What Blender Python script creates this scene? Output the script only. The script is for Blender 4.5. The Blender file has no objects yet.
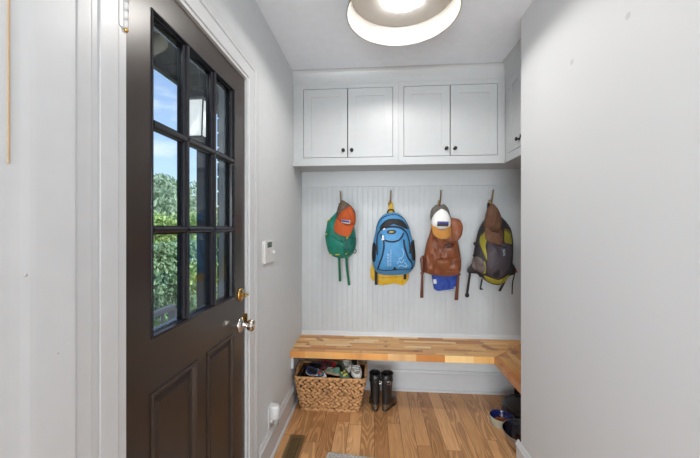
import bpy, bmesh, math, random
from mathutils import Vector, Matrix, Euler, noise
from mathutils.bvhtree import BVHTree
random.seed(7)
PI = math.pi
C = bpy.context.scene.collection

# ------------------------------------------------------------------ camera
F = 322.0; H = 1.32; TH = math.atan(24.5/322)
SN, CS = math.sin(TH), math.cos(TH)
cam = bpy.data.cameras.new('camera'); cam.lens = F/700*36; cam.sensor_width = 36
cam.shift_y = -1.5/700; cam.clip_start = 0.02
co = bpy.data.objects.new('camera', cam); C.objects.link(co)
co.location = (0, 0, H); co.rotation_euler = (PI/2, 0, TH)
bpy.context.scene.camera = co
def at(u, v, Y):
    """point of the vertical plane at depth Y that the photo shows at (u, v)"""
    xc = (u-350)/F
    dx, dy = -SN + CS*xc, CS + SN*xc
    k = Y/dy
    return Vector((dx*k, Y, H + (227.5-v)/F*k))

# ------------------------------------------------------------------ materials
def srgb(r, g, b):
    f = lambda c: (c/255/12.92) if c/255 <= .04045 else ((c/255+.055)/1.055)**2.4
    return (f(r), f(g), f(b), 1)
class NT:
    def __init__(s, name):
        s.m = bpy.data.materials.new(name); s.m.use_nodes = True
        s.t = s.m.node_tree; s.b = s.t.nodes['Principled BSDF']
    def n(s, typ, **kw):
        nd = s.t.nodes.new(typ)
        for k, v in kw.items():
            if k in nd.inputs: nd.inputs[k].default_value = v
            else: setattr(nd, k, v)
        return nd
    def l(s, a, b): s.t.links.new(a, b)
    def math(s, op, a, b=None):
        nd = s.n('ShaderNodeMath', operation=op)
        for i, x in enumerate((a, b)):
            if x is None: continue
            if isinstance(x, (int, float)): nd.inputs[i].default_value = x
            else: s.l(x, nd.inputs[i])
        return nd.outputs[0]
    def ramp(s, fac, stops):
        r = s.n('ShaderNodeValToRGB'); e = r.color_ramp.elements
        while len(e) < len(stops): e.new(.5)
        for q, (p, c) in zip(e, stops): q.position = p; q.color = c
        s.l(fac, r.inputs[0]); return r.outputs[0]
    def mix(s, fac, a, b, typ='MIX'):
        nd = s.n('ShaderNodeMix', data_type='RGBA', blend_type=typ)
        for i, x in ((0, fac), (6, a), (7, b)):
            if isinstance(x, (int, float, tuple)): nd.inputs[i].default_value = x
            else: s.l(x, nd.inputs[i])
        return nd.outputs[2]
    def bump(s, h, strength, dist):
        b = s.n('ShaderNodeBump', Strength=strength, Distance=dist)
        s.l(h, b.inputs['Height']); s.l(b.outputs[0], s.b.inputs['Normal'])
def mat(name, col, rough=.5, metal=0, var=0, vscale=20, bump=0, bscale=200, coat=0, stretch=None, spec=None):
    t = NT(name); t.b.inputs['Roughness'].default_value = rough; t.b.inputs['Metallic'].default_value = metal
    if coat: t.b.inputs['Coat Weight'].default_value = coat
    if spec is not None: t.b.inputs['Specular IOR Level'].default_value = spec
    tc = t.n('ShaderNodeTexCoord'); mp = t.n('ShaderNodeMapping'); t.l(tc.outputs['Object'], mp.inputs[0])
    if stretch: mp.inputs['Scale'].default_value = stretch
    nz = t.n('ShaderNodeTexNoise', Scale=vscale, Detail=4.0); t.l(mp.outputs[0], nz.inputs['Vector'])
    v = max(var, .02)
    dark = tuple(c*(1-v) for c in col[:3])+(1,); lite = tuple(min(1, c*(1+v)) for c in col[:3])+(1,)
    t.l(t.ramp(nz.outputs[0], [(.3, dark), (.7, lite)]), t.b.inputs['Base Color'])
    if bump:
        n2 = t.n('ShaderNodeTexNoise', Scale=bscale, Detail=3.0); t.l(mp.outputs[0], n2.inputs['Vector'])
        t.bump(n2.outputs[0], .6, bump)
    return t.m
M = {}
M['wall'] = mat('painted_wall', srgb(206,209,211), .62, bump=.0004, bscale=300)
M['trim'] = mat('painted_trim', srgb(197,199,201), .34)
M['bead'] = mat('painted_beadboard', srgb(186,190,193), .42)
M['ceil'] = mat('ceiling_paint', srgb(232,239,247), .8)
M['cab'] = mat('cabinet_paint', srgb(180,183,185), .38)
M['cabshade'] = mat('cabinet_gap_shade', srgb(40,35,30), .9)
M['door'] = mat('door_paint', (.030,.020,.0155,1), .30, var=.1, vscale=6)
M['sash'] = mat('sash_paint', (.010,.010,.014,1), .2)
M['black'] = mat('black_metal', (.008,.007,.006,1), .35, metal=.3)
M['brass'] = mat('brass', (.62,.40,.14,1), .25, metal=1)
M['bronze'] = mat('aged_brass', (.34,.24,.12,1), .42, metal=.85)
M['chrome'] = mat('polished_nickel', (.75,.72,.68,1), .1, metal=1)
M['whiteplastic'] = mat('white_plastic', srgb(214,214,213), .35)
M['lcd'] = mat('display_grey', (.06,.07,.06,1), .15)
M['lcdseg'] = mat('display_segment', (.25,.28,.24,1), .3)
M['red'] = mat('red_plastic', (.55,.03,.03,1), .4)
M['greydot'] = mat('grey_button', (.25,.26,.28,1), .5)
M['marks'] = mat('filler_spot', srgb(170,170,168), .8)

def wall_with_marks():
    t = NT('painted_wall_right'); t.b.inputs['Roughness'].default_value = .6
    tc = t.n('ShaderNodeTexCoord')
    col = srgb(201,203,205)
    cur = None
    for (y, z, r) in ((1.339, 1.976, .011), (1.056, 1.973, .011)):
        d = t.n('ShaderNodeVectorMath', operation='DISTANCE'); t.l(tc.outputs['Object'], d.inputs[0]); d.inputs[1].default_value = (.78, y, z)
        f = t.math('LESS_THAN', d.outputs['Value'], r)
        cur = t.mix(f, col if cur is None else cur, srgb(184,185,186))
    t.l(cur, t.b.inputs['Base Color']); return t.m
M['wall_r'] = wall_with_marks()

def floor_mat():
    t = NT('oak_strip_floor'); t.b.inputs['Roughness'].default_value = .38
    tc = t.n('ShaderNodeTexCoord'); sp = t.n('ShaderNodeSeparateXYZ'); t.l(tc.outputs['Object'], sp.inputs[0])
    sh = t.math('MULTIPLY', t.math('SINE', t.math('MULTIPLY', t.math('FLOOR', t.math('DIVIDE', sp.outputs[0], .083)), 12.9898)), 43.37)
    cb = t.n('ShaderNodeCombineXYZ'); t.l(t.math('ADD', sp.outputs[1], sh), cb.inputs[0]); t.l(sp.outputs[0], cb.inputs[1])
    br = t.n('ShaderNodeTexBrick', offset=.37, offset_frequency=3)
    for k, v in (('Scale', 1.0), ('Mortar Size', .0011), ('Brick Width', .95), ('Row Height', .083), ('Mortar Smooth', .2), ('Bias', 0.0)):
        br.inputs[k].default_value = v
    br.inputs['Color1'].default_value = (0,0,0,1); br.inputs['Color2'].default_value = (1,1,1,1); br.inputs['Mortar'].default_value = (.5,.5,.5,1)
    t.l(cb.outputs[0], br.inputs['Vector'])
    off = t.math('MULTIPLY', br.outputs['Color'], 23.0)
    cz = t.n('ShaderNodeCombineXYZ'); t.l(t.math('MULTIPLY', sp.outputs[1], 1.5), cz.inputs[0])
    t.l(t.math('MULTIPLY', sp.outputs[0], 10.0), cz.inputs[1]); t.l(off, cz.inputs[2])
    n1 = t.n('ShaderNodeTexNoise', Scale=1.0, Detail=1.5, Roughness=.4); t.l(cz.outputs[0], n1.inputs['Vector'])
    s = t.math('SINE', t.math('MULTIPLY', n1.outputs[0], 95.0))
    line = t.ramp(s, [(.0, (1,1,1,1)), (.5, (.0,.0,.0,1)), (1.0, (0,0,0,1))])
    cf = t.n('ShaderNodeCombineXYZ'); t.l(t.math('MULTIPLY', sp.outputs[1], 9.0), cf.inputs[0])
    t.l(t.math('MULTIPLY', sp.outputs[0], 260.0), cf.inputs[1]); t.l(off, cf.inputs[2])
    n2 = t.n('ShaderNodeTexNoise', Scale=1.0, Detail=3.0); t.l(cf.outputs[0], n2.inputs['Vector'])
    base = t.ramp(br.outputs['Color'], [(0, srgb(184,132,86)), (.5, srgb(212,160,108)), (1, srgb(234,182,130))])
    mk = t.n('ShaderNodeTexNoise', Scale=1.0, Detail=0.0); cm_ = t.n('ShaderNodeCombineXYZ'); t.l(t.math('MULTIPLY', sp.outputs[1], 1.1), cm_.inputs[0]); t.l(t.math('MULTIPLY', sp.outputs[0], 5.0), cm_.inputs[1]); t.l(t.math('ADD', off, 7.7), cm_.inputs[2]); t.l(cm_.outputs[0], mk.inputs['Vector'])
    msk = t.ramp(mk.outputs[0], [(.38, (.06,.06,.06,1)), (.58, (1,1,1,1))])
    c1 = t.mix(t.math('MULTIPLY', t.math('MULTIPLY', line, msk), .42), base, srgb(112,72,44))
    c2 = t.mix(t.math('MULTIPLY', t.ramp(n2.outputs[0], [(.45, (0,0,0,1)), (.7, (1,1,1,1))]), .35), c1, srgb(112,74,46))
    c3 = t.mix(br.outputs['Fac'], c2, srgb(70,44,26))
    t.l(c3, t.b.inputs['Base Color'])
    t.bump(t.math('MULTIPLY', br.outputs['Fac'], -1.0), .5, .001)
    return t.m
M['floor'] = floor_mat()

def butcher(name, along):
    t = NT(name); t.b.inputs['Roughness'].default_value = .33
    tc = t.n('ShaderNodeTexCoord'); sp = t.n('ShaderNodeSeparateXYZ'); t.l(tc.outputs['Object'], sp.inputs[0])
    a, b = (sp.outputs[0], sp.outputs[1]) if along == 'x' else (sp.outputs[1], sp.outputs[0])
    # the staves run right through the board; the front edge shows one stave
    row = .0375
    idx = t.math('FLOOR', t.math('DIVIDE', b, row))
    sh = t.math('MULTIPLY', t.math('SINE', t.math('MULTIPLY', idx, 12.9898)), 43.37)
    ax = t.math('ADD', a, sh)
    cb = t.n('ShaderNodeCombineXYZ'); t.l(ax, cb.inputs[0]); t.l(b, cb.inputs[1])
    br = t.n('ShaderNodeTexBrick', offset=.43, offset_frequency=2, squash=1.6, squash_frequency=3)
    for k, v in (('Scale', 1.0), ('Mortar Size', .0004), ('Brick Width', .19), ('Row Height', row), ('Bias', 0.0)):
        br.inputs[k].default_value = v
    br.inputs['Color1'].default_value = (0,0,0,1); br.inputs['Color2'].default_value = (1,1,1,1); br.inputs['Mortar'].default_value = (.2,.2,.2,1)
    t.l(cb.outputs[0], br.inputs['Vector'])
    off = t.math('MULTIPLY', br.outputs['Color'], 31.0)
    cz = t.n('ShaderNodeCombineXYZ'); t.l(t.math('MULTIPLY', a, 6.0), cz.inputs[0]); t.l(t.math('MULTIPLY', b, 110.0), cz.inputs[1]); t.l(off, cz.inputs[2])
    n1 = t.n('ShaderNodeTexNoise', Scale=1.0, Detail=4.0, Distortion=.6); t.l(cz.outputs[0], n1.inputs['Vector'])
    base = t.ramp(br.outputs['Color'], [(0, srgb(186,114,52)), (.2, srgb(224,160,86)), (.5, srgb(242,192,118)), (.72, srgb(208,138,68)), (.88, srgb(248,214,156)), (1, srgb(244,200,130))])
    c1 = t.mix(t.math('MULTIPLY', t.ramp(n1.outputs[0], [(.4, (0,0,0,1)), (.75, (1,1,1,1))]), .45), base, srgb(150,90,44))
    vk = t.n('ShaderNodeTexNoise', Scale=14.0, Detail=0.0); t.l(tc.outputs['Object'], vk.inputs['Vector'])
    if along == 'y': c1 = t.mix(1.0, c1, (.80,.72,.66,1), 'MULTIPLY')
    c2 = t.mix(t.math('MULTIPLY', t.ramp(vk.outputs[0], [(.72, (0,0,0,1)), (.8, (1,1,1,1))]), .7), c1, srgb(120,66,30))
    t.l(c2, t.b.inputs['Base Color'])
    return t.m
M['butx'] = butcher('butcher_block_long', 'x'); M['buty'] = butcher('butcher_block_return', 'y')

def glass_mat():
    t = NT('door_glass'); t.t.nodes.remove(t.b)
    out = t.t.nodes['Material Output']
    tr = t.n('ShaderNodeBsdfTransparent'); tr.inputs[0].default_value = (.93,.97,.99,1)
    gl = t.n('ShaderNodeBsdfGlossy', Roughness=.02); lw = t.n('ShaderNodeLayerWeight', Blend=.5); fr = t.n('ShaderNodeMath', operation='MULTIPLY_ADD'); t.l(t.math('POWER', lw.outputs['Facing'], 5.0), fr.inputs[0]); fr.inputs[1].default_value = .9; fr.inputs[2].default_value = .035
    mx = t.n('ShaderNodeMixShader'); t.l(fr.outputs[0], mx.inputs[0]); t.l(tr.outputs[0], mx.inputs[1]); t.l(gl.outputs[0], mx.inputs[2])
    t.l(mx.outputs[0], out.inputs[0]); return t.m
M['glass'] = glass_mat()
def emit(name, col, s):
    t = NT(name); t.b.inputs['Emission Color'].default_value = col; t.b.inputs['Emission Strength'].default_value = s
    t.b.inputs['Base Color'].default_value = (.9,.9,.9,1); return t.m

# ------------------------------------------------------------------ mesh builder
class MB:
    def __init__(s): s.v = []; s.f = []; s.sm = []
    def add(s, vs, fs, smooth=False):
        o = len(s.v); s.v += [tuple(p) for p in vs]
        for f in fs: s.f.append(tuple(i+o for i in f)); s.sm.append(smooth)
        return s
    def box(s, a, b):
        x0, y0, z0 = a; x1, y1, z1 = b
        vs = [(x0,y0,z0),(x1,y0,z0),(x1,y1,z0),(x0,y1,z0),(x0,y0,z1),(x1,y0,z1),(x1,y1,z1),(x0,y1,z1)]
        return s.add(vs, [(0,3,2,1),(4,5,6,7),(0,1,5,4),(1,2,6,5),(2,3,7,6),(3,0,4,7)])
    def loft(s, rings, cap0=True, cap1=True, smooth=True, closed=True):
        n = len(rings[0]); vs = [p for r in rings for p in r]; fs = []
        for k in range(len(rings)-1):
            for i in range(n if closed else n-1):
                j = (i+1) % n
                fs.append((k*n+i, k*n+j, (k+1)*n+j, (k+1)*n+i))
        s.add(vs, fs, smooth)
        o = len(s.v)-len(vs)
        if cap0: s.f.append(tuple(o+i for i in reversed(range(n)))); s.sm.append(False)
        if cap1: s.f.append(tuple(o+(len(rings)-1)*n+i for i in range(n))); s.sm.append(False)
        return s
    def tube(s, pts, r, n=10, flat=1.0, up=(0,-1,0), caps=True):
        """tube along pts; flat<1 squeezes it along `up` into a strap"""
        pts = [Vector(p) for p in pts]; up = Vector(up); rings = []
        for i, p in enumerate(pts):
            d = (pts[min(i+1, len(pts)-1)] - pts[max(i-1, 0)]).normalized()
            sd = d.cross(up)
            if sd.length < 1e-4: sd = d.cross(Vector((.3,.2,.9)))
            sd.normalize(); nn = sd.cross(d).normalized()
            rr = r[i] if isinstance(r, (list, tuple)) else r
            rings.append([p + sd*(math.cos(2*PI*k/n)*rr) + nn*(math.sin(2*PI*k/n)*rr*flat) for k in range(n)])
        return s.loft(rings, caps, caps)
    def lathe(s, prof, n=48, center=(0,0,0), axis='z', smooth=True, cap0=False, cap1=False):
        c = Vector(center); rings = []
        for r, h in prof:
            ring = []
            for k in range(n):
                a = 2*PI*k/n; x, y = r*math.cos(a), r*math.sin(a)
                p = {'z': (x, y, h), 'x': (h, x, y), 'y': (y, h, x), '-y': (x, -h, y)}[axis]
                ring.append(c + Vector(p))
            rings.append(ring)
        return s.loft(rings, cap0, cap1, smooth)
    def ball(s, c, r, n=16, sc=(1,1,1), rot=None):
        rings = []
        for j in range(n//2+1):
            a = -PI/2 + PI*j/(n//2)
            ring = []
            for k in range(n):
                p = Vector((math.cos(a)*math.cos(2*PI*k/n)*r*sc[0], math.cos(a)*math.sin(2*PI*k/n)*r*sc[1], math.sin(a)*r*sc[2]))
                if rot: p = rot @ p
                ring.append(Vector(c)+p)
            rings.append(ring)
        return s.loft(rings, False, False)
    def mesh(s, name):
        me = bpy.data.meshes.new(name); me.from_pydata(s.v, [], s.f)
        me.polygons.foreach_set('use_smooth', s.sm)
        bm = bmesh.new(); bm.from_mesh(me); bmesh.ops.remove_doubles(bm, verts=bm.verts, dist=1e-6)
        bmesh.ops.recalc_face_normals(bm, faces=bm.faces); bm.to_mesh(me); bm.free()
        return me
    def build(s, name, m, parent=None, bevel=0, label=None, loc=None, rot=None, solid=0):
        me = s.mesh(name); ms = m if isinstance(m, (list, tuple)) else [m]
        for q in ms: me.materials.append(M[q] if isinstance(q, str) else q)
        o = bpy.data.objects.new(name, me); C.objects.link(o)
        if parent: o.parent = parent
        if loc: o.location = loc
        if rot: o.rotation_euler = rot
        if solid:
            d = o.modifiers.new('Solidify', 'SOLIDIFY'); d.thickness = solid; d.offset = 0
        if bevel:
            d = o.modifiers.new('Bevel', 'BEVEL'); d.width = bevel; d.segments = 2; d.limit_method = 'ANGLE'
        if label: o['label'] = label
        return o
def thing(name, label, cat, loc=(0,0,0), rot=(0,0,0), group=None):
    o = bpy.data.objects.new(name, None); C.objects.link(o); o.location = loc; o.rotation_euler = rot
    o.empty_display_size = .05
    o['label'] = label; o['category'] = cat
    if group: o['group'] = group
    return o
def tag(o, label, cat, group=None, kind=None):
    o['label'] = label; o['category'] = cat
    if group: o['group'] = group
    if kind: o['kind'] = kind
    return o
def struct(o, label=None, cat=None):
    o['kind'] = 'structure'
    if label: o['label'] = label
    if cat: o['category'] = cat
    return o
def B(a, b): return MB().box(a, b)

def catmull(pts, n, closed=True):
    """n points evenly spread on a smooth curve through pts"""
    P = [Vector(p) for p in pts]; m = len(P); out = []
    segs = m if closed else m-1
    g = (lambda i: P[i % m]) if closed else (lambda i: P[min(max(i, 0), m-1)])
    for i in range(segs):
        a, b, c, d = g(i-1), g(i), g(i+1), g(i+2)
        for k in range(12):
            t = k/12
            out.append(.5*((2*b)+(c-a)*t+(2*a-5*b+4*c-d)*t*t+(3*b-a-3*c+d)*t**3))
    out.append(g(0) if closed else P[-1])
    L = [0]
    for i in range(1, len(out)): L.append(L[-1]+(out[i]-out[i-1]).length)
    res = []; j = 0
    cnt = n if closed else n-1
    for k in range(n):
        s = L[-1]*k/cnt
        while j < len(L)-2 and L[j+1] < s: j += 1
        q = (s-L[j])/max(L[j+1]-L[j], 1e-9)
        res.append(out[j].lerp(out[j+1], min(max(q, 0), 1)))
    return res
def puff(outline, df, db, n=2.6, N=72, K=9, wr=0, wf=22, cen=None, warp=None, seed=0.0):
    """cushion grown on an outline in the xz plane: df towards the viewer (-y), db towards the wall"""
    O = catmull([(x, 0, z) for x, z in outline], N)
    c = sum(O, Vector())/N if cen is None else Vector((cen[0], 0, cen[1]))
    rings = []
    def ring(a, d, sg):
        s = max(math.cos(a), 0)**(2/n); y = math.sin(a)**(2/n)*d*sg
        r = []
        for p in O:
            q = c + (p-c)*max(s, .01); q.y = y
            if wr and sg < 0:
                q.y -= wr*noise.noise(Vector((q.x*wf, q.z*wf*.6, seed)))*min(1, (1-s)*6)
                q.y -= wr*.5*abs(noise.noise(Vector((q.x*wf*2.3, q.z*wf*1.1, seed+5))))*min(1, (1-s)*6)
            if warp: q.y += warp(q.x, q.z)
            r.append(q)
        return r
    # back from inside out, then front from outside in
    for k in range(K, 0, -1): rings.append(ring(PI/2*k/K, db, 1))
    for k in range(0, K*2+1): rings.append(ring(PI/2*k/(K*2), df, -1))
    m = MB(); m.loft(rings, True, True); return m
def bvh(m): return BVHTree.FromPolygons([Vector(v) for v in m.v], m.f)
def hit(t, x, z, dflt=0):
    h = t.ray_cast(Vector((x, -2, z)), Vector((0, 1, 0)))
    return h[0].y if h[0] is not None else dflt
def patch(t, outline, off=.002, bulge=0, N=48, K=7, dflt=-.02, wr=0, smooth=True):
    """a panel laid on the surface t, following it"""
    O = catmull([(x, 0, z) for x, z in outline], N) if smooth else [Vector((x,0,z)) for x, z in dens(outline, N)]
    c = sum(O, Vector())/len(O); rings = []
    r0 = []
    for p in O: y = hit(t, p.x, p.z, dflt); r0.append(Vector((p.x, y+.006, p.z)))
    rings.append(r0)
    for k in range(K+1):
        s = math.cos(PI/2*k/K) if k else 1
        s = max(s, .02); r = []
        for p in O:
            q = c + (p-c)*s
            y = hit(t, q.x, q.z, dflt) - off - bulge*(1-s**3)**.5 if s < 1 else hit(t, q.x, q.z, dflt)-off
            if wr: y -= wr*noise.noise(Vector((q.x*40, q.z*25, 3.3)))*(1-s*s)
            r.append(Vector((q.x, y, q.z)))
        rings.append(r)
    m = MB(); m.loft(rings, False, True); return m
def dens(o, N):
    n = len(o); per = max(1, N//n); r = []
    for i in range(n):
        a, b = o[i], o[(i+1) % n]
        for k in range(per): r.append((a[0]+(b[0]-a[0])*k/per, a[1]+(b[1]-a[1])*k/per))
    return r
def drape(t, pts, w, off=.0015, flat=.45, dflt=-.02, n=28, closed=False):
    P = catmull([(x, 0, z) for x, z in pts], n, closed)
    if closed: P.append(P[0])
    return [Vector((p.x, hit(t, p.x, p.z, dflt)-off, p.z)) for p in P]
def seam(t, pts, w, off=.0015, flat=.5, dflt=-.02, n=28, mb=None):
    mb = mb or MB(); mb.tube(drape(t, pts, w, off, flat, dflt, n), w, 8, flat); return mb

# ================================================================== THE ROOM
LW, RW, BW, CH = -.586, .78, 2.574, 2.44   # left wall, near right wall, back wall, ceiling
AX, AY = 1.19, 1.784                        # alcove side wall, where the near right wall ends
RY = -3.4; HX0 = -3.2
FZ = .035; FS = (H-FZ)/H   # floor level; FS: size of what stands on it
def onfloor(x, y): return (x*FS, y*FS, FZ)
def sized(T, k=None):
    T.scale = (FS, FS, FS); return T
DX = -.595; K9 = DX/-.62                    # door face
D0, D1 = .721, 1.437; DT = H + 1.14*.595    # door edges and top
fm = B((-.72, RY, -.06), (AX+.12, BW+.12, FZ)); fm.box((HX0-.1, RY, -.06), (-.72, .28, FZ))
struct(fm.build('floor', 'floor'), 'medium brown oak strip floor boards')
fm = B((-.72, RY-.1, CH), (AX+.12, BW+.12, CH+.08)); fm.box((HX0-.1, RY-.1, CH), (-.72, .28, CH+.08))
struct(fm.build('ceiling', 'ceil'), 'plain pale grey ceiling')
wl = MB()
wl.box((-.72, .28, 0), (LW, D0-.03, CH)); wl.box((HX0-.1, .20, 0), (-.72, .28, CH)); wl.box((-.72, D1+.03, 0), (LW, BW+.12, CH)); wl.box((-.72, D0-.03, DT+.025), (LW, D1+.03, CH))
struct(wl.build('wall_left', 'wall'), 'pale grey wall left with the entrance door')
struct(B((LW, BW, 0), (AX+.12, BW+.12, CH)).build('wall_back', 'wall'), 'pale grey wall behind the bench')
struct(B((RW, RY, 0), (AX+.12, AY, CH)).build('wall_right', 'wall_r'), 'plain pale wall nearest on the right')
struct(B((AX, AY, 0), (AX+.12, BW, CH)).build('wall_alcove', 'wall'), 'side wall of the alcove on the right')
wr_ = MB(); wr_.box((HX0-.1, RY-.1, 0), (AX+.12, RY, .5)); wr_.box((HX0-.1, RY-.1, 2.25), (AX+.12, RY, CH)); wr_.box((HX0-.1, RY-.1, .5), (-1.7, RY, 2.25)); wr_.box((.4, RY-.1, .5), (AX+.12, RY, 2.25))
struct(B((HX0-.1, RY, 0), (HX0, .20, CH)).build('wall_hall', 'wall'), 'far wall of the hall behind the viewer')
struct(wr_.build('wall_rear', 'wall'), 'wall behind the viewer')

# baseboards: stepped profile (height, thickness)
BP = [(0,0),(0,.024),(.012,.023),(.018,.016),(.020,.014),(.128,.014),(.131,.019),(.139,.019),(.146,.013),(.156,.010),(.163,.006),(.163,0)]
def baseboard(name, a, b, nrm, label, hs=1.0):
    """from a to b on the floor, nrm points into the room"""
    a = Vector(a); b = Vector(b); nv = Vector(nrm); a.z = b.z = FZ
    m = MB(); m.loft([[p + nv*t + Vector((0,0,h*hs)) for h, t in BP] for p in (a, b)], True, True, False)
    return struct(m.build(name, 'trim'), label)
baseboard('baseboard_left', (LW, D1+.02+.116, 0), (LW, BW, 0), (1,0,0), 'white moulded baseboard along the left wall')
baseboard('baseboard_back', (LW+.026, BW, 0), (AX, BW, 0), (0,-1,0), 'white moulded baseboard under the bench')
baseboard('baseboard_alcove', (AX, BW-.027, 0), (AX, AY+.0, 0), (-1,0,0), 'white baseboard in the alcove')
baseboard('baseboard_right', (RW, RY, 0), (RW, AY+.026, 0), (-1,0,0), 'white baseboard on the near right wall', .84)
baseboard('baseboard_return', (RW, AY, 0), (AX-.027, AY, 0), (0,1,0), 'white baseboard on the end of the near right wall', .84)

# beadboard with real grooves, header board, bottom moulding
prof = []; x = LW; pitch = .0405
while x < AX-.001:
    e = min(x+pitch, AX)
    prof += [(x, .008), (x+.0025, .008), (x+.0035, .0064), (x+.005, .0064), (x+.006, .0078), (x+.009, .0082), (x+.012, .0079), (x+.013, .0074), (x+.0145, .008)]
    x = e
prof = [p for p in prof if p[0] < AX] + [(AX, .008)]
m = MB(); m.loft([[Vector((px, BW-d, z)) for px, d in prof] for z in (.46, 1.66)], False, False, False, closed=False)
struct(m.build('trim_beadboard', 'bead'), 'white grooved beadboard panelling behind the hooks')
struct(B((LW, BW-.016, 1.645), (AX, BW, 1.78)).build('trim_header', 'bead', bevel=.002), 'flat white board under the wall cabinets')
m = MB(); m.loft([[Vector((xx, BW-t, .46+h)) for h, t in ((0,0),(0,.022),(.008,.021),(.016,.014),(.03,.013),(.034,.009),(.034,0))] for xx in (LW, AX)], True, True, False)
struct(m.build('trim_bench', 'trim'), 'white moulding along the back of the bench')

# ------------------------------------------------------------------ door casing and jamb
def casing(name, y0, y1, z1, x0, prof, label):
    m = MB(); rings = []
    for (fy, sy, fz) in ((y0,-1,0), (y0,-1,1), (y1,1,1), (y1,1,0)):
        rings.append([Vector((x0+d, fy+sy*w, (z1+w) if fz else 0)) for w, d in prof])
    m.loft(rings, True, True, False)
    return struct(m.build(name, 'trim', bevel=.0008), label)
CP = [(0,0),(0,.005),(.003,.007),(.052,.009),(.054,.005),(.057,.005),(.060,.009),(.074,.010),(.078,.0115),(.108,.0115),(.113,.008),(.116,.003),(.116,0)]
casing('trim_door_casing', D0-.030, D1+.022, DT+.018, LW, CP, 'white stepped moulding around the dark door')
jm = MB()
jm.box((-.72, D0-.03, 0), (LW+.002, D0-.004, DT+.025)); jm.box((-.72, D1+.004, 0), (LW+.002, D1+.03, DT+.025)); jm.box((-.72, D0-.004, DT+.004), (LW+.002, D1+.004, DT+.025))
jm.box((-.68, D0-.004, 0), (-.645, D0+.008, DT)); jm.box((-.68, D1-.008, 0), (-.645, D1+.004, DT)); jm.box((-.68, D0-.004, DT-.008), (-.645, D1+.004, DT+.004))
struct(jm.build('trim_door_jamb', 'trim'), 'white jamb around the dark door')
sil = B((-.74, D0-.004, FZ-.002), (-.60, D1+.004, FZ+.008)).build('trim_threshold', 'bronze'); struct(sil, 'metal threshold under the dark door')
# rounded edge and a wooden strip at the far left
m = MB(); m.loft([[Vector((LW+d, y, z)) for y, d in ((.30,0),(.30,.016),(.462,.0165),(.476,.0170),(.490,.0182),(.500,.0185),(.571,.0185),(.5738,.0165),(.5738,0))] for z in (0, CH)], True, True, False)
o = m.build('trim_opening_edge', 'trim'); struct(o, 'white flat board at the far left')
struct(B((LW+.014, .4587, 1.42), (LW+.0188, .4612, CH)).build('trim_wood_strip', mat('tan_wood', srgb(176,152,122), .5)), 'thin tan wooden strip at the far left edge')
m = MB()
for (y, z, r) in ((.484, 1.242, .0022), (.537, 1.094, .0016)):
    m.lathe([(.0001, .0012), (r, .001), (r*1.1, 0)], 12, (LW+.0182, y, z), 'x')
struct(m.build('trim_nail_holes', 'marks'), 'two tiny grey nail marks on the wall left of the door')

# ------------------------------------------------------------------ the door
ZZ = lambda z: H + (z-H)*K9
W0, W1 = .859*K9, 1.379*K9; WT, WB = ZZ(1.925), ZZ(1.016)
hz = [(ZZ(1.598), ZZ(1.628)), (ZZ(1.299), ZZ(1.326))]
pw = (W1-W0-2*.026)/3
vt = [(W0+pw, W0+pw+.026), (W0+2*pw+.026, W0+2*pw+.052)]
XB = DX-.044
d = struct(thing('door_1', 'dark brown wooden entrance door with nine panes', 'door', (0,0,0)))
PT = ZZ(.846); PB = .25
pans = [(.859*K9, 1.074*K9), (1.160*K9, 1.372*K9)]
m = MB()
m.box((XB, D0, FZ+.012), (DX, W0, DT)); m.box((XB, W1, FZ+.012), (DX, D1, DT))
m.box((XB, W0, WT), (DX, W1, DT)); m.box((XB, W0, PT), (DX, W1, WB)); m.box((XB, W0, FZ+.012), (DX, W1, PB))
m.box((XB, pans[0][1], PB), (DX, pans[1][0], PT))
leaf = m.build('door_leaf', 'door', d)
def ring_mould(m, y0, y1, z0, z1, prof):
    """closed frame moulding; prof = (inset, depth from face)"""
    rings = []
    for (a, b, sa, sb) in ((y0,z0,1,1), (y1,z0,-1,1), (y1,z1,-1,-1), (y0,z1,1,-1), (y0,z0,1,1)):
        rings.append([Vector((DX+dd, a+sa*w, b+sb*w)) for w, dd in prof])
    m.loft(rings, False, False, False)
pm = MB()
for (y0, y1) in pans:
    ring_mould(pm, y0, y1, PB, PT, [(-.010,0),(-.010,.003),(-.006,.006),(0,.006),(.004,.001),(.008,-.008),(.012,-.012),(.02,-.012)])
pm.build('panel_moulding', 'door', d)
pf = MB()
for (y0, y1) in pans:
    pf.box((XB, y0, PB), (DX-.011, y1, PT))
    g, gg = .022, .032
    r1 = [Vector((DX-.0105, yy, zz)) for yy, zz in ((y0+g,PB+g),(y1-g,PB+g),(y1-g,PT-g),(y0+g,PT-g))]
    r2 = [Vector((DX-.005, yy, zz)) for yy, zz in ((y0+gg,PB+gg),(y1-gg,PB+gg),(y1-gg,PT-gg),(y0+gg,PT-gg))]
    pf.loft([r1, r2], False, True, False)
pf.build('raised_panel', 'door', d)
wm = MB()
ring_mould(wm, W0, W1, WB, WT, [(-.008,-.0005),(-.007,.003),(-.003,.004),(0,.002),(.001,-.006),(.003,-.008),(.005,-.016),(0,-.017)])
ring_mould(wm, W0, W1, WB, WT, [(0,-.021),(.004,-.021),(.005,-.036),(0,-.044)])
wm.build('window_moulding', 'sash', d, label='near-black window moulding')
mm = MB()
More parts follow.
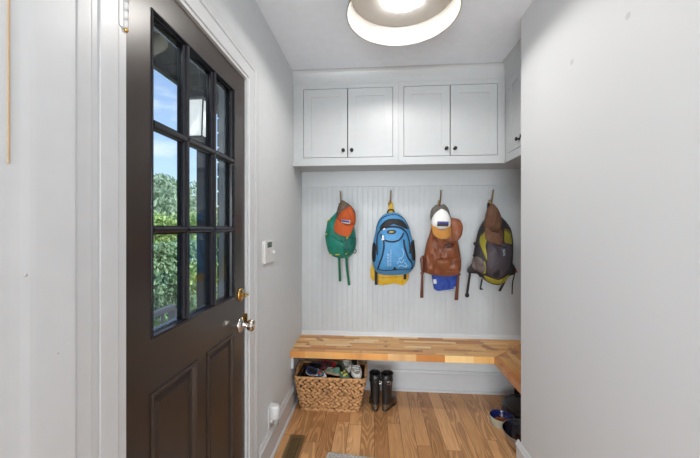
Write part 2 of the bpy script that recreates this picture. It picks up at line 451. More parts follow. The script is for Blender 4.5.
def bar(m, a, b, ax):
    c = (a+b)/2; h = (b-a)/2
    pr = [(-h,-.016),(-h,-.008),(-h*.65,-.004),(-h*.6,.001),(-h*.3,.004),(h*.3,.004),(h*.6,.001),(h*.65,-.004),(h,-.008),(h,-.016)]
    pr2 = [(-h*.6,-.021),(h*.6,-.021),(h*.45,-.032),(-h*.45,-.032)]
    for p in (pr, pr2):
        if ax == 'v': rs = [[Vector((DX+dd, c+w, z)) for w, dd in p] for z in (WB+.002, WT-.002)]
        else: rs = [[Vector((DX+dd, y, c+w)) for w, dd in p] for y in (W0+.002, W1-.002)]
        m.loft(rs, True, True, False)
for a, b in vt: bar(mm, a, b, 'v')
for a, b in hz: bar(mm, a, b, 'h')
mm.build('muntin_grid', 'sash', d, label='near-black muntin grid')
ys = [W0+.004, (vt[0][0]+vt[0][1])/2-.004, (vt[0][0]+vt[0][1])/2+.004, (vt[1][0]+vt[1][1])/2-.004, (vt[1][0]+vt[1][1])/2+.004, W1-.004]
zs = [WB+.004, sum(hz[1])/2-.004, sum(hz[1])/2+.004, sum(hz[0])/2-.004, sum(hz[0])/2+.004, WT-.004]
for i in range(3):
    for j in range(3):
        B((DX-.020, ys[2*i], zs[2*j]), (DX-.017, ys[2*i+1], zs[2*j+1])).build('glass_pane', 'glass', d)
# hinge
hg = MB(); hg.box((LW+.0015, D0-.026, 1.785), (LW+.004, D0-.004, 1.89))
for k in range(5): hg.tube([(LW+.0045, D0-.007, 1.786+.021*k), (LW+.0045, D0-.007, 1.786+.021*k+.0195)], .0055, 12)
hin = hg.build('hinge', 'whiteplastic', d, label='white painted hinge')
MB().ball((LW+.0045, D0-.007, 1.783), .0055, 10).build('hinge_tip', 'brass', hin, label='brass hinge tip')
# deadbolt and knob
yk = 1.388
db_ = MB().lathe([(.0,.0),(.029,0),(.030,.004),(.026,.008),(.014,.010),(.010,.011),(.008,.016),(.0001,.017)], 28, (DX, yk, 1.022), 'x').build('deadbolt_plate', 'brass', d, label='brass deadbolt plate')
MB().box((DX+.014, yk-.016, 1.014), (DX+.034, yk+.016, 1.026)).build('thumb_turn', 'brass', db_, bevel=.002, label='brass thumb turn')
ro = MB().lathe([(.0,.0),(.031,0),(.033,.003),(.031,.006),(.024,.008),(.022,.011),(.014,.013),(.009,.016),(.009,.034)], 32, (DX, yk, .888), 'x').build('knob_rosette', 'chrome', d, label='polished nickel rosette')
kn = MB().lathe([(.009,.032),(.014,.034),(.023,.039),(.0275,.047),(.0275,.055),(.023,.062),(.015,.066),(.012,.066),(.008,.069),(.0001,.070)], 10, (DX, yk, .888), 'x', smooth=False).build('door_knob', 'chrome', d, label='faceted polished knob')
B((DX-.03, D1-.001, .865), (DX+.002, D1+.0015, .915)).build('latch_plate', 'brass', d, label='brass latch plate')
B((LW-.028, D1+.0025, .86), (LW+.0035, D1+.0045, .925)).build('strike_plate', 'brass', d, label='brass strike plate')

# ================================================================== CABINETS
CF = 2.285           # face plane of the back run
CB, CT = 1.775, 2.345
def cab_door(T, x0, x1, z0, z1, knob_x, org, flip=None):
    """inset shaker door with knob, local x along the face, y out of the face (towards -y)"""
    g = .0032; st = .055
    dd = thing('x', 'x', 'x'); C.objects.unlink(dd); bpy.data.objects.remove(dd)
    m = MB(); x0 += g; x1 -= g; z0 += g; z1 -= g
    m.box((x0, -.001, z0), (x0+st, .018, z1)); m.box((x1-st, -.001, z0), (x1, .018, z1))
    m.box((x0+st, -.001, z0), (x1-st, .018, z0+st)); m.box((x0+st, -.001, z1-st), (x1-st, .018, z1))
    m.box((x0+st, .004, z0+st), (x1-st, .014, z1-st))
    b = m.build('cabinet_door', 'cab', T)
    k = MB().lathe([(.0001,0),(.0115,0),(.0115,.002),(.0055,.004),(.005,.011),(.0105,.015),(.0125,.019),(.0118,.023),(.007,.026),(.0001,.0265)], 24, (knob_x, -.001, z0+.047), '-y')
    k.build('knob', 'black', b, label='round black knob')
def cabinet(name, label, loc, rotz, w, depth, doors, knobs, grp=None, z0=CB, z1=CT):
    T = thing(name, label, 'cabinet', loc, (0,0,rotz), grp)
    dz0, dz1 = 1.818-z0, 2.312-z0; h = z1-z0
    m = MB(); xs = [0]+[q for dpair in doors for q in (dpair[0], dpair[1])]+[w]
    m.box((0, .0, 0), (w, .02, dz0)); m.box((0, .0, dz1), (w, .02, h))
    for i in range(0, len(xs), 2): m.box((xs[i], 0, dz0), (xs[i+1], .02, dz1))
    m.box((0, .02, 0), (w, depth, .018)); m.box((0, .02, h-.018), (w, depth, h)); m.box((0, .02, .018), (.016, depth, h-.018)); m.box((w-.016, .02, .018), (w, depth, h-.018)); 
    m.build('cabinet_box', 'cab', T)
    B((.016, .024, .018), (w-.016, .03, h-.018)).build('gap_shade_sheet', 'cabshade', T)  # dark sheet: the shade in the door gaps is put into its colour
    for (a, b), ks in zip(doors, knobs):
        n = len(ks); ww = (b-a)/n
        for i, kx in enumerate(ks): cab_door(T, a+ww*i, a+ww*(i+1), dz0, dz1, kx, None)
    return T
xs0 = LW+.001
cabinet('wall_cabinet', 'white two-door wall cabinet against the left wall, above the green backpack', (xs0, CF, CB), 0, .167-xs0-.0005, BW-CF-.0165, [(-.511-xs0, .130-xs0)], [(-.221-xs0, -.161-xs0)])
cabinet('wall_cabinet', 'white two-door wall cabinet above the brown backpack', (.1675, CF, CB), 0, .893-.1675, BW-CF-.0165, [(.204-.1675, .845-.1675)], [(.497-.1675, .556-.1675)])
T3 = cabinet('wall_cabinet', 'white side cabinet high on the alcove wall, partly hidden by the near right wall', (.894, CF-.002, CB), -PI/2, CF-.002-AY-.003, AX-.894-.002, [(.049, .455)], [(.219, .285)])
# light rail lip under the cabinets and cove crown above
m = MB(); m.box((LW, CF-.008, CB-.014), (.886, CF+.02, CB)); m.box((.886, AY, CB-.014), (.914, CF+.02, CB))
m.box((LW, CF+.02, CB-.006), (AX, BW-.016, CB)); m.box((.914, AY, CB-.006), (AX, CF+.02, CB))
struct(m.build('trim_cabinet_base', 'cab', bevel=.0015), 'white lip along the bottom of the wall cabinets')
cr = [(0,0),(.002,0)]+[(.002+.030*(1-math.cos(a)), .095*math.sin(a)) for a in [PI/2*k/8 for k in range(9)]]+[(0,.095)]
cr = [(-.02,0)]+cr[1:-1]+[(-.02,.095)]
ZC = CT
m = MB(); m.loft([[Vector((LW if i == 0 else .894-p, CF-p, ZC+z)) for p, z in cr] for i in (0, 1)] + [[Vector((.894-p, AY+.001, ZC+z)) for p, z in cr]], True, True, False)
struct(m.build('trim_crown', 'cab'), 'white cove crown above the wall cabinets')

# ================================================================== BENCH
bench = thing('corner_bench', 'long butcher block corner bench fixed to the walls under the hooks', 'bench', (0,0,0))
BT, BB_, BF = .46, .415, 2.2
def prism(poly, z0, z1):
    return MB().loft([[Vector((x,y,z)) for x, y in poly] for z in (z0, z1)], True, True, False)
prism([(LW+.001,BF),(.79,BF),(AX-.001,2.572),(LW+.001,2.572)], BB_, BT).build('seat_board', 'butx', bench, bevel=.002)
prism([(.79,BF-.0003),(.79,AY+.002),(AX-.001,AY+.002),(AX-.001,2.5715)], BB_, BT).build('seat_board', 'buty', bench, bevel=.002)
cm = MB(); cm.box((LW+.001, BF+.015, BB_-.082), (LW+.021, BW, BB_))
cm.build('support_cleat', 'trim', bench, bevel=.001, label='white cleat on the left wall')
B((.815, AY+.001, BB_-.082), (AX-.001, AY+.021, BB_)).build('support_cleat', 'trim', bench, bevel=.001, label='white cleat on the end wall')

# ================================================================== CEILING LIGHT
lp = Vector((.134, 1.557, 0))
L = thing('ceiling_light', 'large round white drum ceiling light with a glowing centre', 'ceiling light', (lp.x, lp.y, CH))
r0, r1, dz = .253, .267, -.100
M['shade'] = mat('lamp_shade_white', srgb(186,184,180), .5)
M['drumwhite'] = mat('drum_inner_paint', srgb(160,156,150), .5)
M['shaderim'] = mat('lamp_rim_grey', srgb(120,116,110), .4)
MB().lathe([(r0-.003,-.004),(r1-.0035,dz+.001),(r1-.0025,dz),(r1,dz),(r1,dz+.004),(r0,-.002),(r0-.003,-.001)], 96).build('drum_shade', 'drumwhite', L)
MB().lathe([(r1-.001,dz-.0018),(r1+.0015,dz-.0018),(r1+.0015,dz+.004),(r1-.001,dz+.004),(r1-.001,dz-.0018)], 96).build('shade_rim', 'shaderim', L, label='thin dark rim')
MB().lathe([(.0001,-.010),(.15,-.012),(.215,-.006),(r0-.003,-.003)], 96).build('reflector', 'shade', L)
M['glow'] = emit('lamp_glow', (1,.965,.92,1), 95)
MB().lathe([(.0001,-.034),(.05,-.032),(.085,-.026),(.105,-.018),(.11,-.012)], 48).build('diffuser_dome', 'glow', L, label='glowing white dome')

# ================================================================== THERMOSTAT, OUTLET, VENT, RUG
T = thing('thermostat', 'white wall thermostat with small dark display beside the door casing', 'thermostat', (LW-.001, 1.645, 1.125))
# local: x out of the wall, y along it
B((0,0,0), (.006,.045,.122)).build('back_plate', 'whiteplastic', T, bevel=.002)
hs = B((0,.012,.002), (.0135,.172,.124)).build('housing', 'whiteplastic', T, bevel=.003)
B((.013,.048,.086), (.0142,.118,.114)).build('display', 'lcd', T, label='dark display')
m = MB()
for (y, w) in ((.058, .014), (.078, .014), (.099, .008)):
    m.box((.0140,y,.091),(.0146,y+w,.093)); m.box((.0140,y,.107),(.0146,y+w,.109)); m.box((.0140,y+w-.0025,.091),(.0146,y+w,.109)); m.box((.0140,y,.099),(.0146,y+w,.101))
m.build('display_digits', 'lcdseg', T)
MB().lathe([(.0001,.015),(.0038,.0145),(.0038,.0125)], 12, (0,.068,.064), 'x').build('indicator', 'red', T, label='red indicator')
MB().lathe([(.0001,.015),(.003,.0145),(.003,.0125)], 12, (0,.068,.050), 'x').build('button', 'greydot', T, label='grey button')
MB().lathe([(.0001,.022),(.006,.021),(.008,.017),(.008,.0125)], 20, (0,.150,.055), 'x').build('dial', 'whiteplastic', T)

T = thing('wall_outlet', 'white wall outlet cover low on the left wall beside the door casing', 'outlet', (LW, 1.735, .205))
B((0,0,0), (.006,.075,.118)).build('cover_plate', 'whiteplastic', T, bevel=.002)
T = thing('plug_in_freshener', 'white plug-in air freshener in the low wall outlet', 'air freshener', (LW+.006, 1.735, .21))
sh = [(x, y) for x, y in ((0,.012),(.022,.008),(.045,.012),(.052,.030),(.045,.052),(.022,.060),(0,.056))]
MB().loft([[Vector((x*s+ox, .036+(y-.036)*s, z)) for x, y in sh] for z, s, ox in ((.042,.9,0),(.046,1,0),(.10,1,0),(.112,.92,.0),(.115,.75,0))], True, True, True).build('plastic_shell', 'whiteplastic', T)
M['clear'] = mat('murky_glass', (.35,.33,.30,1), .12, coat=.5)
MB().lathe([(.0001,.004),(.013,.004),(.016,.008),(.016,.032),(.010,.038),(.010,.044)], 20, (.027,.036,0)).build('scent_bottle', 'clear', T, label='murky glass scent bottle')
B((-.001,.022,.02), (.012,.05,.06)).build('plug_block', 'whiteplastic', T, bevel=.002)

VT = thing('floor_vent', 'bronze metal floor vent beside the left baseboard', 'vent', onfloor(-.53, 1.68)); sized(VT)
m = MB(); w_, l_ = .093, .335
m.box((0,0,0),(w_,.024,.004)); m.box((0,l_-.024,0),(w_,l_,.004)); m.box((0,.024,0),(.018,l_-.024,.004)); m.box((w_-.018,.024,0),(w_,l_-.024,.004))
m.build('vent_frame', 'bronze', VT, bevel=.001)
M['ventdark'] = mat('vent_dark', (.012,.01,.008,1), .6)
B((.018,.024,0),(w_-.018,l_-.024,.0008)).build('vent_opening', 'ventdark', VT, label='dark opening')
m = MB()
for k in range(28):
    y = .028+k*.0102
    m.box((.018,y,.0008),(w_-.018,y+.0042,.0032))
for xx in (.036, .053): m.box((xx,.024,.0008),(xx+.003,l_-.024,.0034))
m.build('louvre', 'bronze', VT)

def rug_mat():
    t = NT('grey_rug'); t.b.inputs['Roughness'].default_value = .95
    tc = t.n('ShaderNodeTexCoord'); n = t.n('ShaderNodeTexNoise', Scale=90.0, Detail=3.0); t.l(tc.outputs['Object'], n.inputs['Vector'])
    t.l(t.ramp(n.outputs[0], [(.35, srgb(140,135,130)), (.65, srgb(196,191,186))]), t.b.inputs['Base Color'])
    t.bump(n.outputs[0], .8, .003); return t.m
M['rug'] = rug_mat()
rg = B((-.0, -.62, 0), (.62, 0, .009)).build('rug', 'rug', None, bevel=.004, loc=onfloor(-.272, 1.870), rot=(0,0,-.10))
tag(rg, 'small grey woven rug on the oak floor in the foreground', 'rug')

# ================================================================== HOOKS
HX = [-.263, .124, .502, .885]
HL = ['brass coat hook holding the green backpack, nearest the left wall', 'brass coat hook above the blue backpack', 'brass coat hook above the white and ochre cap', 'brass coat hook above the brown cap, nearest the right wall']
def make_hook():
    T = thing('coat_hook', HL[0], 'hook', (HX[0], BW-.0085, 1.50), group='brass coat hooks on the beadboard')
    MB().box((-.009,-.004,-.055),(.009,0,.035)).build('hook_plate', 'bronze', T, bevel=.002)
    m = MB(); P = catmull([(0,-.002,-.002),(0,-.03,0),(0,-.055,.02),(0,-.075,.06),(0,-.088,.097)], 18, False)
    m.tube(P, [.0062]*6+[.0058]*6+[.0055,.0055,.0055,.0058,.0065,.0050], 10); m.ball(P[-1], .0072, 12)
    m.build('upper_prong', 'bronze', T)
    m = MB(); P = catmull([(0,-.002,-.020),(-.004,-.022,-.024),(-.009,-.040,-.014),(-.012,-.052,.004)], 12, False)
    m.tube(P, .005, 10); m.ball(P[-1], .009, 12)
    m.build('lower_prong', 'brass', T)
    return T
def copy_tree(o, parent=None):
    c = o.copy(); C.objects.link(c); c.parent = parent
    for ch in list(o.children): copy_tree(ch, c)
    return c
hk = make_hook(); bpy.context.view_layer.update()
for i in range(1, 4):
    c = copy_tree(hk); c.location.x = HX[i]; c['label'] = HL[i]

# ================================================================== FABRICS
def fabric(name, col, rough=.8, var=.12, bump=.0006, bs=500, **k): return mat(name, col, rough, var=var, vscale=30, bump=bump, bscale=bs, **k)
M['green'] = fabric('green_nylon', srgb(22,124,104), .55, .15)
M['greendk'] = fabric('green_pocket', srgb(20,98,86), .6, .2)
M['greenst'] = fabric('green_webbing', srgb(18,100,70), .8)
M['yellowacc'] = fabric('yellow_webbing', srgb(206,190,50), .7)
M['orange'] = fabric('orange_twill', srgb(166,72,24), .8, .06)
M['camo'] = mat('brown_mesh', srgb(80,68,58), .85, var=.5, vscale=45, bump=.001, bscale=700)
M['blue'] = fabric('blue_nylon', srgb(66,134,184), .55, .08)
M['blackfab'] = fabric('black_webbing', (.012,.012,.014,1), .7)
M['yellow'] = mat('yellow_coated_cloth', srgb(214,170,26), .5, var=.12, vscale=12, bump=.002, bscale=40)
M['print'] = mat('pale_print', srgb(196,214,222), .6)
M['gold'] = mat('gold_badge', srgb(128,108,60), .35, metal=.6)
M['leather'] = mat('brown_leather', srgb(126,72,44), .48, var=.3, vscale=14, bump=.0015, bscale=60)
M['leatherdk'] = mat('brown_leather_strap', srgb(98,50,32), .5, var=.2, vscale=20)
M['creasedk'] = mat('leather_edge', srgb(70,34,24), .6)
M['bluecloth'] = mat('blue_cloth', srgb(44,74,160), .75, var=.12, vscale=16, bump=.002, bscale=45)
M['white'] = fabric('white_cotton', srgb(222,222,220), .8, .02)
M['ochre'] = fabric('ochre_twill', srgb(166,114,50), .8, .06)
M['greymesh'] = mat('grey_cap_mesh', srgb(88,84,78), .85, var=.4, vscale=120, bump=.001, bscale=700)
M['plum'] = fabric('grey_plum_nylon', srgb(66,57,64), .6, .12)
M['plumdk'] = fabric('dark_plum_nylon', srgb(44,38,43), .65, .15)
M['lime'] = fabric('lime_nylon', srgb(138,130,36), .6, .1)
M['browncap'] = mat('brown_suede', srgb(88,60,42), .9, var=.2, vscale=25, bump=.001, bscale=300)
M['browndk'] = mat('brown_suede_dark', srgb(72,42,30), .9)
M['badgeb'] = mat('badge_blue', srgb(74,78,170), .7)
M['badgel'] = mat('badge_light', srgb(210,216,226), .7)
M['badged'] = mat('badge_dark', srgb(64,58,66), .7)
M['badgeo'] = mat('badge_orange', srgb(220,140,90), .7)

PY = 2.462            # plane of the pack outlines, between the wall and their fronts
class Pack:
    """local frame: origin on the pack's base, x right, z up, -y to the viewer; q() takes photo pixels of the outline"""
    def __init__(s, name, label, cat, u0, v0, Y, group=None):
        s.o = at(u0, v0, Y); s.Y = Y
        s.T = thing(name, label, cat, s.o, group=group)
    def q(s, *pts):
        r = []
        for u, v in pts:
            p = at(u, v, s.Y)-s.o; r.append((p.x, p.z))
        return r
    def b(s, mb, name, m, parent=None, **k): return mb.build(name, m, parent or s.T, **k)

def flatten(m, f):
    m.v = [f(Vector(p)) for p in m.v]; return m
def strap(pts3, w, th=.2, n=26, taper=None):
    P = catmull(pts3, n, False); r = [w]*n
    if taper: r = [w*(taper[0]+(taper[1]-taper[0])*i/(n-1)) for i in range(n)]
    return MB().tube(P, r, 10, th)

# ---- green backpack
G = Pack('backpack', 'small green backpack with two dangling straps, hanging leftmost', 'backpack', 341, 258, PY, group='backpacks on the coat hooks')
body = puff(G.q((341,206),(335,214),(328.3,220.5),(326.4,228),(325.2,236),(326.8,246),(329.6,253.5),(335,257),(342.5,258.2),(350,256.5),(354.2,251),(356.2,243),(355.6,235),(353.8,226),(350,215),(345,207)), .085, .05, 2.3, wr=.014)
t = bvh(body); G.b(body, 'main_bag', 'green')
G.b(patch(t, G.q((333,234),(339,239),(346,241),(354,236),(355.4,243),(353,250),(348,255.5),(341,257),(334,255.5),(329.8,251),(328.2,244),(329,237)), .002, .018, wr=.008), 'front_pocket', 'green')
G.b(seam(t, G.q((327.6,236.4),(333,236),(339,239.6),(346,240.8),(354.6,236.4)), .0022, .008, .6), 'pocket_zip', 'greendk', label='dark zip line')
G.b(seam(t, G.q((330,222),(332.4,228),(333,234.6)), .0022, .001, .6), 'side_seam', 'greendk', label='dark seam')
G.b(seam(t, G.q((345,242),(344.6,248),(345.6,255)), .0018, .022, .6), 'pocket_seam', 'greendk', label='dark seam')
G.b(patch(t, G.q((345.5,239.5),(355.3,237),(355.5,245),(352.6,252),(346.5,254)), .016, .010), 'side_pocket', 'greendk', label='darker green side pocket')
for a, b in (((327.5,221.8),(331.4,219)), ((325.8,234.8),(328,233.5)), ((347.5,238.5),(349.4,235.8)), ((329.8,253.6),(333,254.3)), ((336.5,254),(340.5,253.6)), ((346.3,253.4),(349.5,250.8))):
    G.b(seam(t, G.q(a, ((a[0]+b[0])/2, (a[1]+b[1])/2), b), .0042, .020, .6, n=6), 'yellow_trim', 'yellowacc', label='yellow webbing accent')
def hang(Pk, a, b, w, y0, y1, name, m, taper=None, bow=.006, mid=None):
    (xa, za), (xb, zb) = Pk.q(a, b)
    if mid: xm, zm = Pk.q(mid)[0]
    else: xm, zm = (xa+xb)/2, (za+zb)/2
    return Pk.b(strap([(xa, y0, za), (xa*.6+xm*.4, (y0*.7+y1*.3)-bow, za*.6+zm*.4), (xm, (y0+y1)/2, zm), (xb, y1, zb)], w, .22, taper=taper), name, m)
hang(G, (339,254), (339.3,282.5), .0095, .0, .055, 'hanging_strap', 'greenst')
hang(G, (346,254), (348.6,286.5), .0095, .0, .055, 'hanging_strap', 'greenst', mid=(346.6,268))
lp_ = G.q((354.6,251))[0]
G.b(MB().tube([(lp_[0]+.013*math.cos(a), -.01, lp_[1]+.016*math.sin(a)) for a in [2*PI*k/20 for k in range(21)]], .0035, 8), 'side_loop', 'greenst')
hl = G.q((341.5,203.5),(341.3,210))
G.b(strap([(hl[1][0]-.012, .02, hl[1][1]), (hl[0][0], .025, hl[0][1]), (hl[1][0]+.012, .02, hl[1][1])], .006, .4), 'grab_loop', 'greenst')
m = MB()
for sx in (-1, 1):
    m.add(*(lambda q: (q.v, q.f))(strap([(sx*.035-.01, .045, .33), (sx*.05, .075, .25), (sx*.055, .08, .15), (sx*.045, .05, .05)], .02, .3)), True)
G.b(m, 'shoulder_straps', 'greenst')

def badge(t, P, c, w, h, ang, off, parent, light='badgel'):
    """small woven cap badge: pale border, blue sky band and a dark jagged ridge"""
    ca, sa = math.cos(ang), math.sin(ang)
    def R(pts): return [(c[0]+(x*ca-z*sa), c[1]+(x*sa+z*ca)) for x, z in pts]
    P.b(patch(t, R([(-w,-h),(w,-h),(w,h),(-w,h)]), off, 0, 40, 4, smooth=False), 'badge', light, parent, label='small woven badge')
    P.b(patch(t, R([(-w*.92,0),(w*.92,0),(w*.92,h*.85),(-w*.92,h*.85)]), off+.0012, 0, 40, 4, smooth=False), 'badge_sky', 'badgeb', parent, label='blue band')
    P.b(patch(t, R([(-w*.92,-h*.3),(w*.92,-h*.3),(w*.92,h*.15),(w*.6,h*.3),(w*.4,h*.1),(w*.15,h*.55),(-.1*w,h*.2),(-.35*w,h*.6),(-.6*w,h*.1),(-w*.92,h*.25)]), off+.002, 0, 40, 4, smooth=False), 'badge_ridge', 'badged', parent, label='dark ridge')
# ---- orange cap
OC = Pack('baseball_cap', 'orange cap with brown mesh back hanging over the green backpack', 'cap', 346, 236, 2.33)
def cshift(P, dy): 
    return lambda v: Vector((v.x, v.y+dy, v.z))
back = puff(OC.q((341.8,200.5),(338,207),(336.3,215),(338,222),(346,226),(353,225),(355.6,219),(355.2,212),(351.2,206),(346,202)), .035, .050, 2.2, wr=.003)
OC.b(back, 'mesh_crown', 'camo', label='brown mesh back panels')
fr = flatten(puff(OC.q((350.6,206.5),(354.6,212.5),(355.9,219),(354.4,225.8),(349.5,227),(343.5,225.4),(338,220.2),(338.2,216.8),(341.4,211.2),(346,208)), .052, .02, 2.1), cshift(OC, -.012))
t = bvh(fr); OC.b(fr, 'crown', 'orange')
bc = OC.q((344.4,226.4))[0]
def billwarp(cx, cz, wdt, arch, out, zt):
    return lambda x, z: arch*((x-cx)/wdt)**2 - out*max(0, (zt-z))/.09
zt = OC.q((344,219))[0][1]
bi = puff(OC.q((337.6,218.4),(334.9,225.4),(335.4,230.6),(339.4,233.8),(346.4,236.1),(350.8,234.8),(352.8,230.4),(354.2,225),(348.5,225.8),(342.5,223)), .006, .006, 3.0, warp=lambda x, z: -.048+billwarp(bc[0], bc[1], .075, .030, .040, zt)(x, z))
bo = OC.b(bi, 'bill', 'orange')
OC.b(seam(t, OC.q((346.4,208.2),(350,214),(352.4,220),(353,225.5)), .0012, .0003, .6), 'crown_seam', 'browndk')
badge(t, OC, OC.q((346.4,221.9))[0], .031, .0115, -.14, .0015, None)
OC.b(MB().ball((OC.q((350.2,207.2))[0][0], -.03, OC.q((350.2,207.2))[0][1]), .006, 10), 'top_button', 'orange')

# ---- yellow item behind the blue pack
YL = Pack('dry_bag', 'yellow waterproof bag hanging behind the blue backpack', 'bag', 391, 285, 2.535)
yb = puff(YL.q((390,203),(388.6,208),(384,220),(376,245),(372,262),(370.6,271),(371.4,279.5),(375.5,281),(380,285),(388,284.4),(396,283.2),(402.5,285.4),(407.8,280),(409,272),(408,258),(402,235),(396,215),(392.2,206)), .014, .021, 2.6, wr=.012, wf=30, cen=YL.q((390,262))[0])
t = bvh(yb); YL.b(yb, 'bag_body', 'yellow')
m = MB()
seam(t, YL.q((373,276),(385,277.5),(398,276.5),(408,276)), .0022, .0015, .5, mb=m)
YL.b(m, 'welded_seam', mat('yellow_seam', srgb(190,140,20), .5))
YL.b(patch(t, YL.q((396,278),(402,277.6),(403,282.5),(397,282.8)), .0015, .003, smooth=False), 'corner_flap', 'yellow')
tp = YL.q((390.8,202.8),(390.6,212))
YL.b(strap([(tp[1][0]-.008, -.005, tp[1][1]-.02), (tp[0][0]-.006, -.012, tp[0][1]-.02), (tp[0][0], -.010, tp[0][1]), (tp[0][0]+.008, -.006, tp[0][1]-.02), (tp[1][0]+.008, -.003, tp[1][1]-.02)], .0095, .45), 'hanging_loop', 'yellow')

# ---- blue backpack
BP_ = Pack('backpack', 'bright blue backpack with black zips, second from the left', 'backpack', 393, 275, 2.43, group='backpacks on the coat hooks')
q = BP_.q
body = puff(q((392,212.4),(386,213.6),(381,217),(377,224),(375.2,233),(373.4,241),(372.4,249),(372,259),(374.4,269),(380,273.8),(393,275),(407.4,273.4),(413.8,267),(415.2,258),(414.2,246),(411.4,237),(408.4,226),(403.6,218),(398,213.4)), .10, .035, 2.8, wr=.004)
t = bvh(body); BP_.b(body, 'main_bag', 'blue')
BP_.b(patch(t, q((380,226.5),(384,221.5),(389,219.2),(395,219),(401,220.4),(405.6,225),(407,229.5),(402,226),(396,224.4),(389.5,224.2),(384,225.6),(379.6,230)), .004, .004), 'top_zip_band', 'blackfab', label='black zip band across the top')
m = MB(); seam(t, q((376.6,228.5),(379.5,221.5),(384.5,217),(391,215.2),(398,215.8),(404.5,220.5),(408.3,229)), .0035, .001, .5, mb=m); BP_.b(m, 'rear_zip', 'blackfab')
po = patch(t, q((377.6,253),(377.2,240),(378,232.5),(382,228),(390,226),(398.5,227),(404.5,231),(407.4,240),(408.8,251),(411,262),(411.4,268),(404,270.4),(393,270.8),(382,270.6),(376.4,267.8),(376.2,261)), .002, .026)
t2 = BVHTree.FromPolygons([Vector(v) for v in body.v+po.v], body.f+[tuple(i+len(body.v) for i in f) for f in po.f])
BP_.b(po, 'front_pocket', 'blue')
m = MB()
seam(t2, q((377.5,254),(377,242),(378.2,233.5),(382,228.8),(390,226.8),(398.5,227.8),(404.5,232),(407.6,241),(408.4,252.5)), .0072, .002, .5, mb=m)
BP_.b(m, 'zip_arch', 'blackfab', label='thick black arched zip')
m = MB(); seam(t2, q((380.6,234),(383,238.6),(387.5,240.6),(392,241),(397,239.8),(400.4,236.6),(402.4,232.6)), .0056, .002, .5, mb=m); BP_.b(m, 'pocket_zip', 'blackfab')
m = MB(); seam(t2, q((383.3,239.5),(383.4,246),(382,254),(379.5,261.5),(377.6,268)), .0060, .002, .5, mb=m); BP_.b(m, 'curved_piping', 'blackfab'); m = MB(); seam(t2, q((402.4,239),(403.4,247),(406.5,256),(410.4,262),(410.6,267.5)), .0066, .002, .5, mb=m)
BP_.b(m, 'curved_piping', 'blackfab')
m = MB(); seam(t2, q((377.8,268),(384,268.8),(392,268.4),(398,267.6),(405,267.6),(410.6,267.6)), .0030, .002, .5, mb=m); m2 = patch(t2, q((391.6,268.6),(393.7,264.6),(396.4,268.4)), .003, 0, 30, 3, smooth=False); m.add(m2.v, m2.f)
BP_.b(m, 'lower_piping', 'blackfab')
bd = BP_.b(patch(t2, q((386,231.8),(388.8,230),(393.6,230.2),(395.4,231.6),(393,233.4),(388.6,233.4)), .004, .003), 'badge', 'blackfab', label='dark badge plate')
BP_.b(patch(t2, q((387.4,231.8),(390.8,230.9),(394,231.6),(390.8,232.7)), .008, .001), 'badge_emblem', 'gold', bd, label='gold emblem')
m = patch(t2, q((381.5,235.2),(383.4,235.2),(383.2,237),(384,239.6),(381,239.6),(381.8,237)), .005, .002, 36, 4, smooth=False)
BP_.b(m, 'zip_pull', 'white', label='white zip pull')
BP_.b(patch(t2, q((382.5,228.8),(384.5,228),(384.8,229.4),(382.8,230)), .006, .002, 24, 3, smooth=False), 'zip_pull', 'white', label='small white zip pull')
m = MB(); rr = random.Random(3)
for k in range(12):     # two columns of narrow printed characters, sideways
    v = 248.4+k*1.42
    for (ua, ub, th_) in ((386.6, 388.4, .0011), (389.3, 390.4, .0008)):
        if ua < 387 and k < 3: continue
        seam(t2, q((ua, v), ((ua+ub)/2, v+.35*rr.choice((-1,1))), (ub, v+.3)), th_, .0004, .5, n=5, mb=m)
        seam(t2, q((ua if k % 2 else ub, v), (ua if k % 2 else ub, v+.8)), th_*.8, .0004, .5, n=4, mb=m)
BP_.b(m, 'printed_lettering', 'print', label='pale printed lettering')
m = MB()
for pts in (((396,262),(398,259.5),(400.4,261),(402.6,258)), ((396.5,265.4),(400,263.4),(403,265),(407.4,263.8)), ((399,257),(401.4,255),(402,250.5),(400.6,247.6)), ((403,261),(405.4,263),(404,266)), ((397.4,258.8),(398.6,256.4),(400.2,257.4))):
    seam(t2, q(*pts), .0012, .0005, .5, n=14, mb=m)
BP_.b(m, 'printed_scrolls', 'print', label='pale printed scrolls')
for pts, nm in ((((372.6,244),(375.6,243.6),(376,252),(375,260.5),(372,259)), 'l'), (((409.4,243),(413.8,242),(415,251),(414.8,259),(410.8,258)), 'r')):
    BP_.b(patch(t, q(*pts), .003, .008, dflt=0), 'side_pocket', 'blackfab', label='black mesh side pocket')
bq = q((412.4,241.5))[0]
BP_.b(MB().box((bq[0]-.012, -.04, bq[1]-.012), (bq[0]+.010, -.02, bq[1]+.012)), 'side_buckle', 'blackfab', bevel=.003)
h = q((387,214.5),(388.4,210.6),(391.4,209.4),(393.8,211),(394.6,214.5))
BP_.b(strap([(x, .02, z) for x, z in h], .0055, .5), 'grab_handle', 'blackfab')
hang(BP_, (376,268), (376.2,285.6), .011, .03, .03, 'hanging_strap', 'blackfab')
hang(BP_, (405.4,268), (405.4,280), .010, .03, .03, 'hanging_strap', 'blackfab')
m = MB()
for sx in (-1, 1):
    s_ = strap([(sx*.04, .03, .44), (sx*.07, .052, .36), (sx*.075, .055, .24), (sx*.08, .03, .08)], .025, .3); m.add(s_.v, s_.f, True)
BP_.b(m, 'shoulder_straps', 'blackfab')

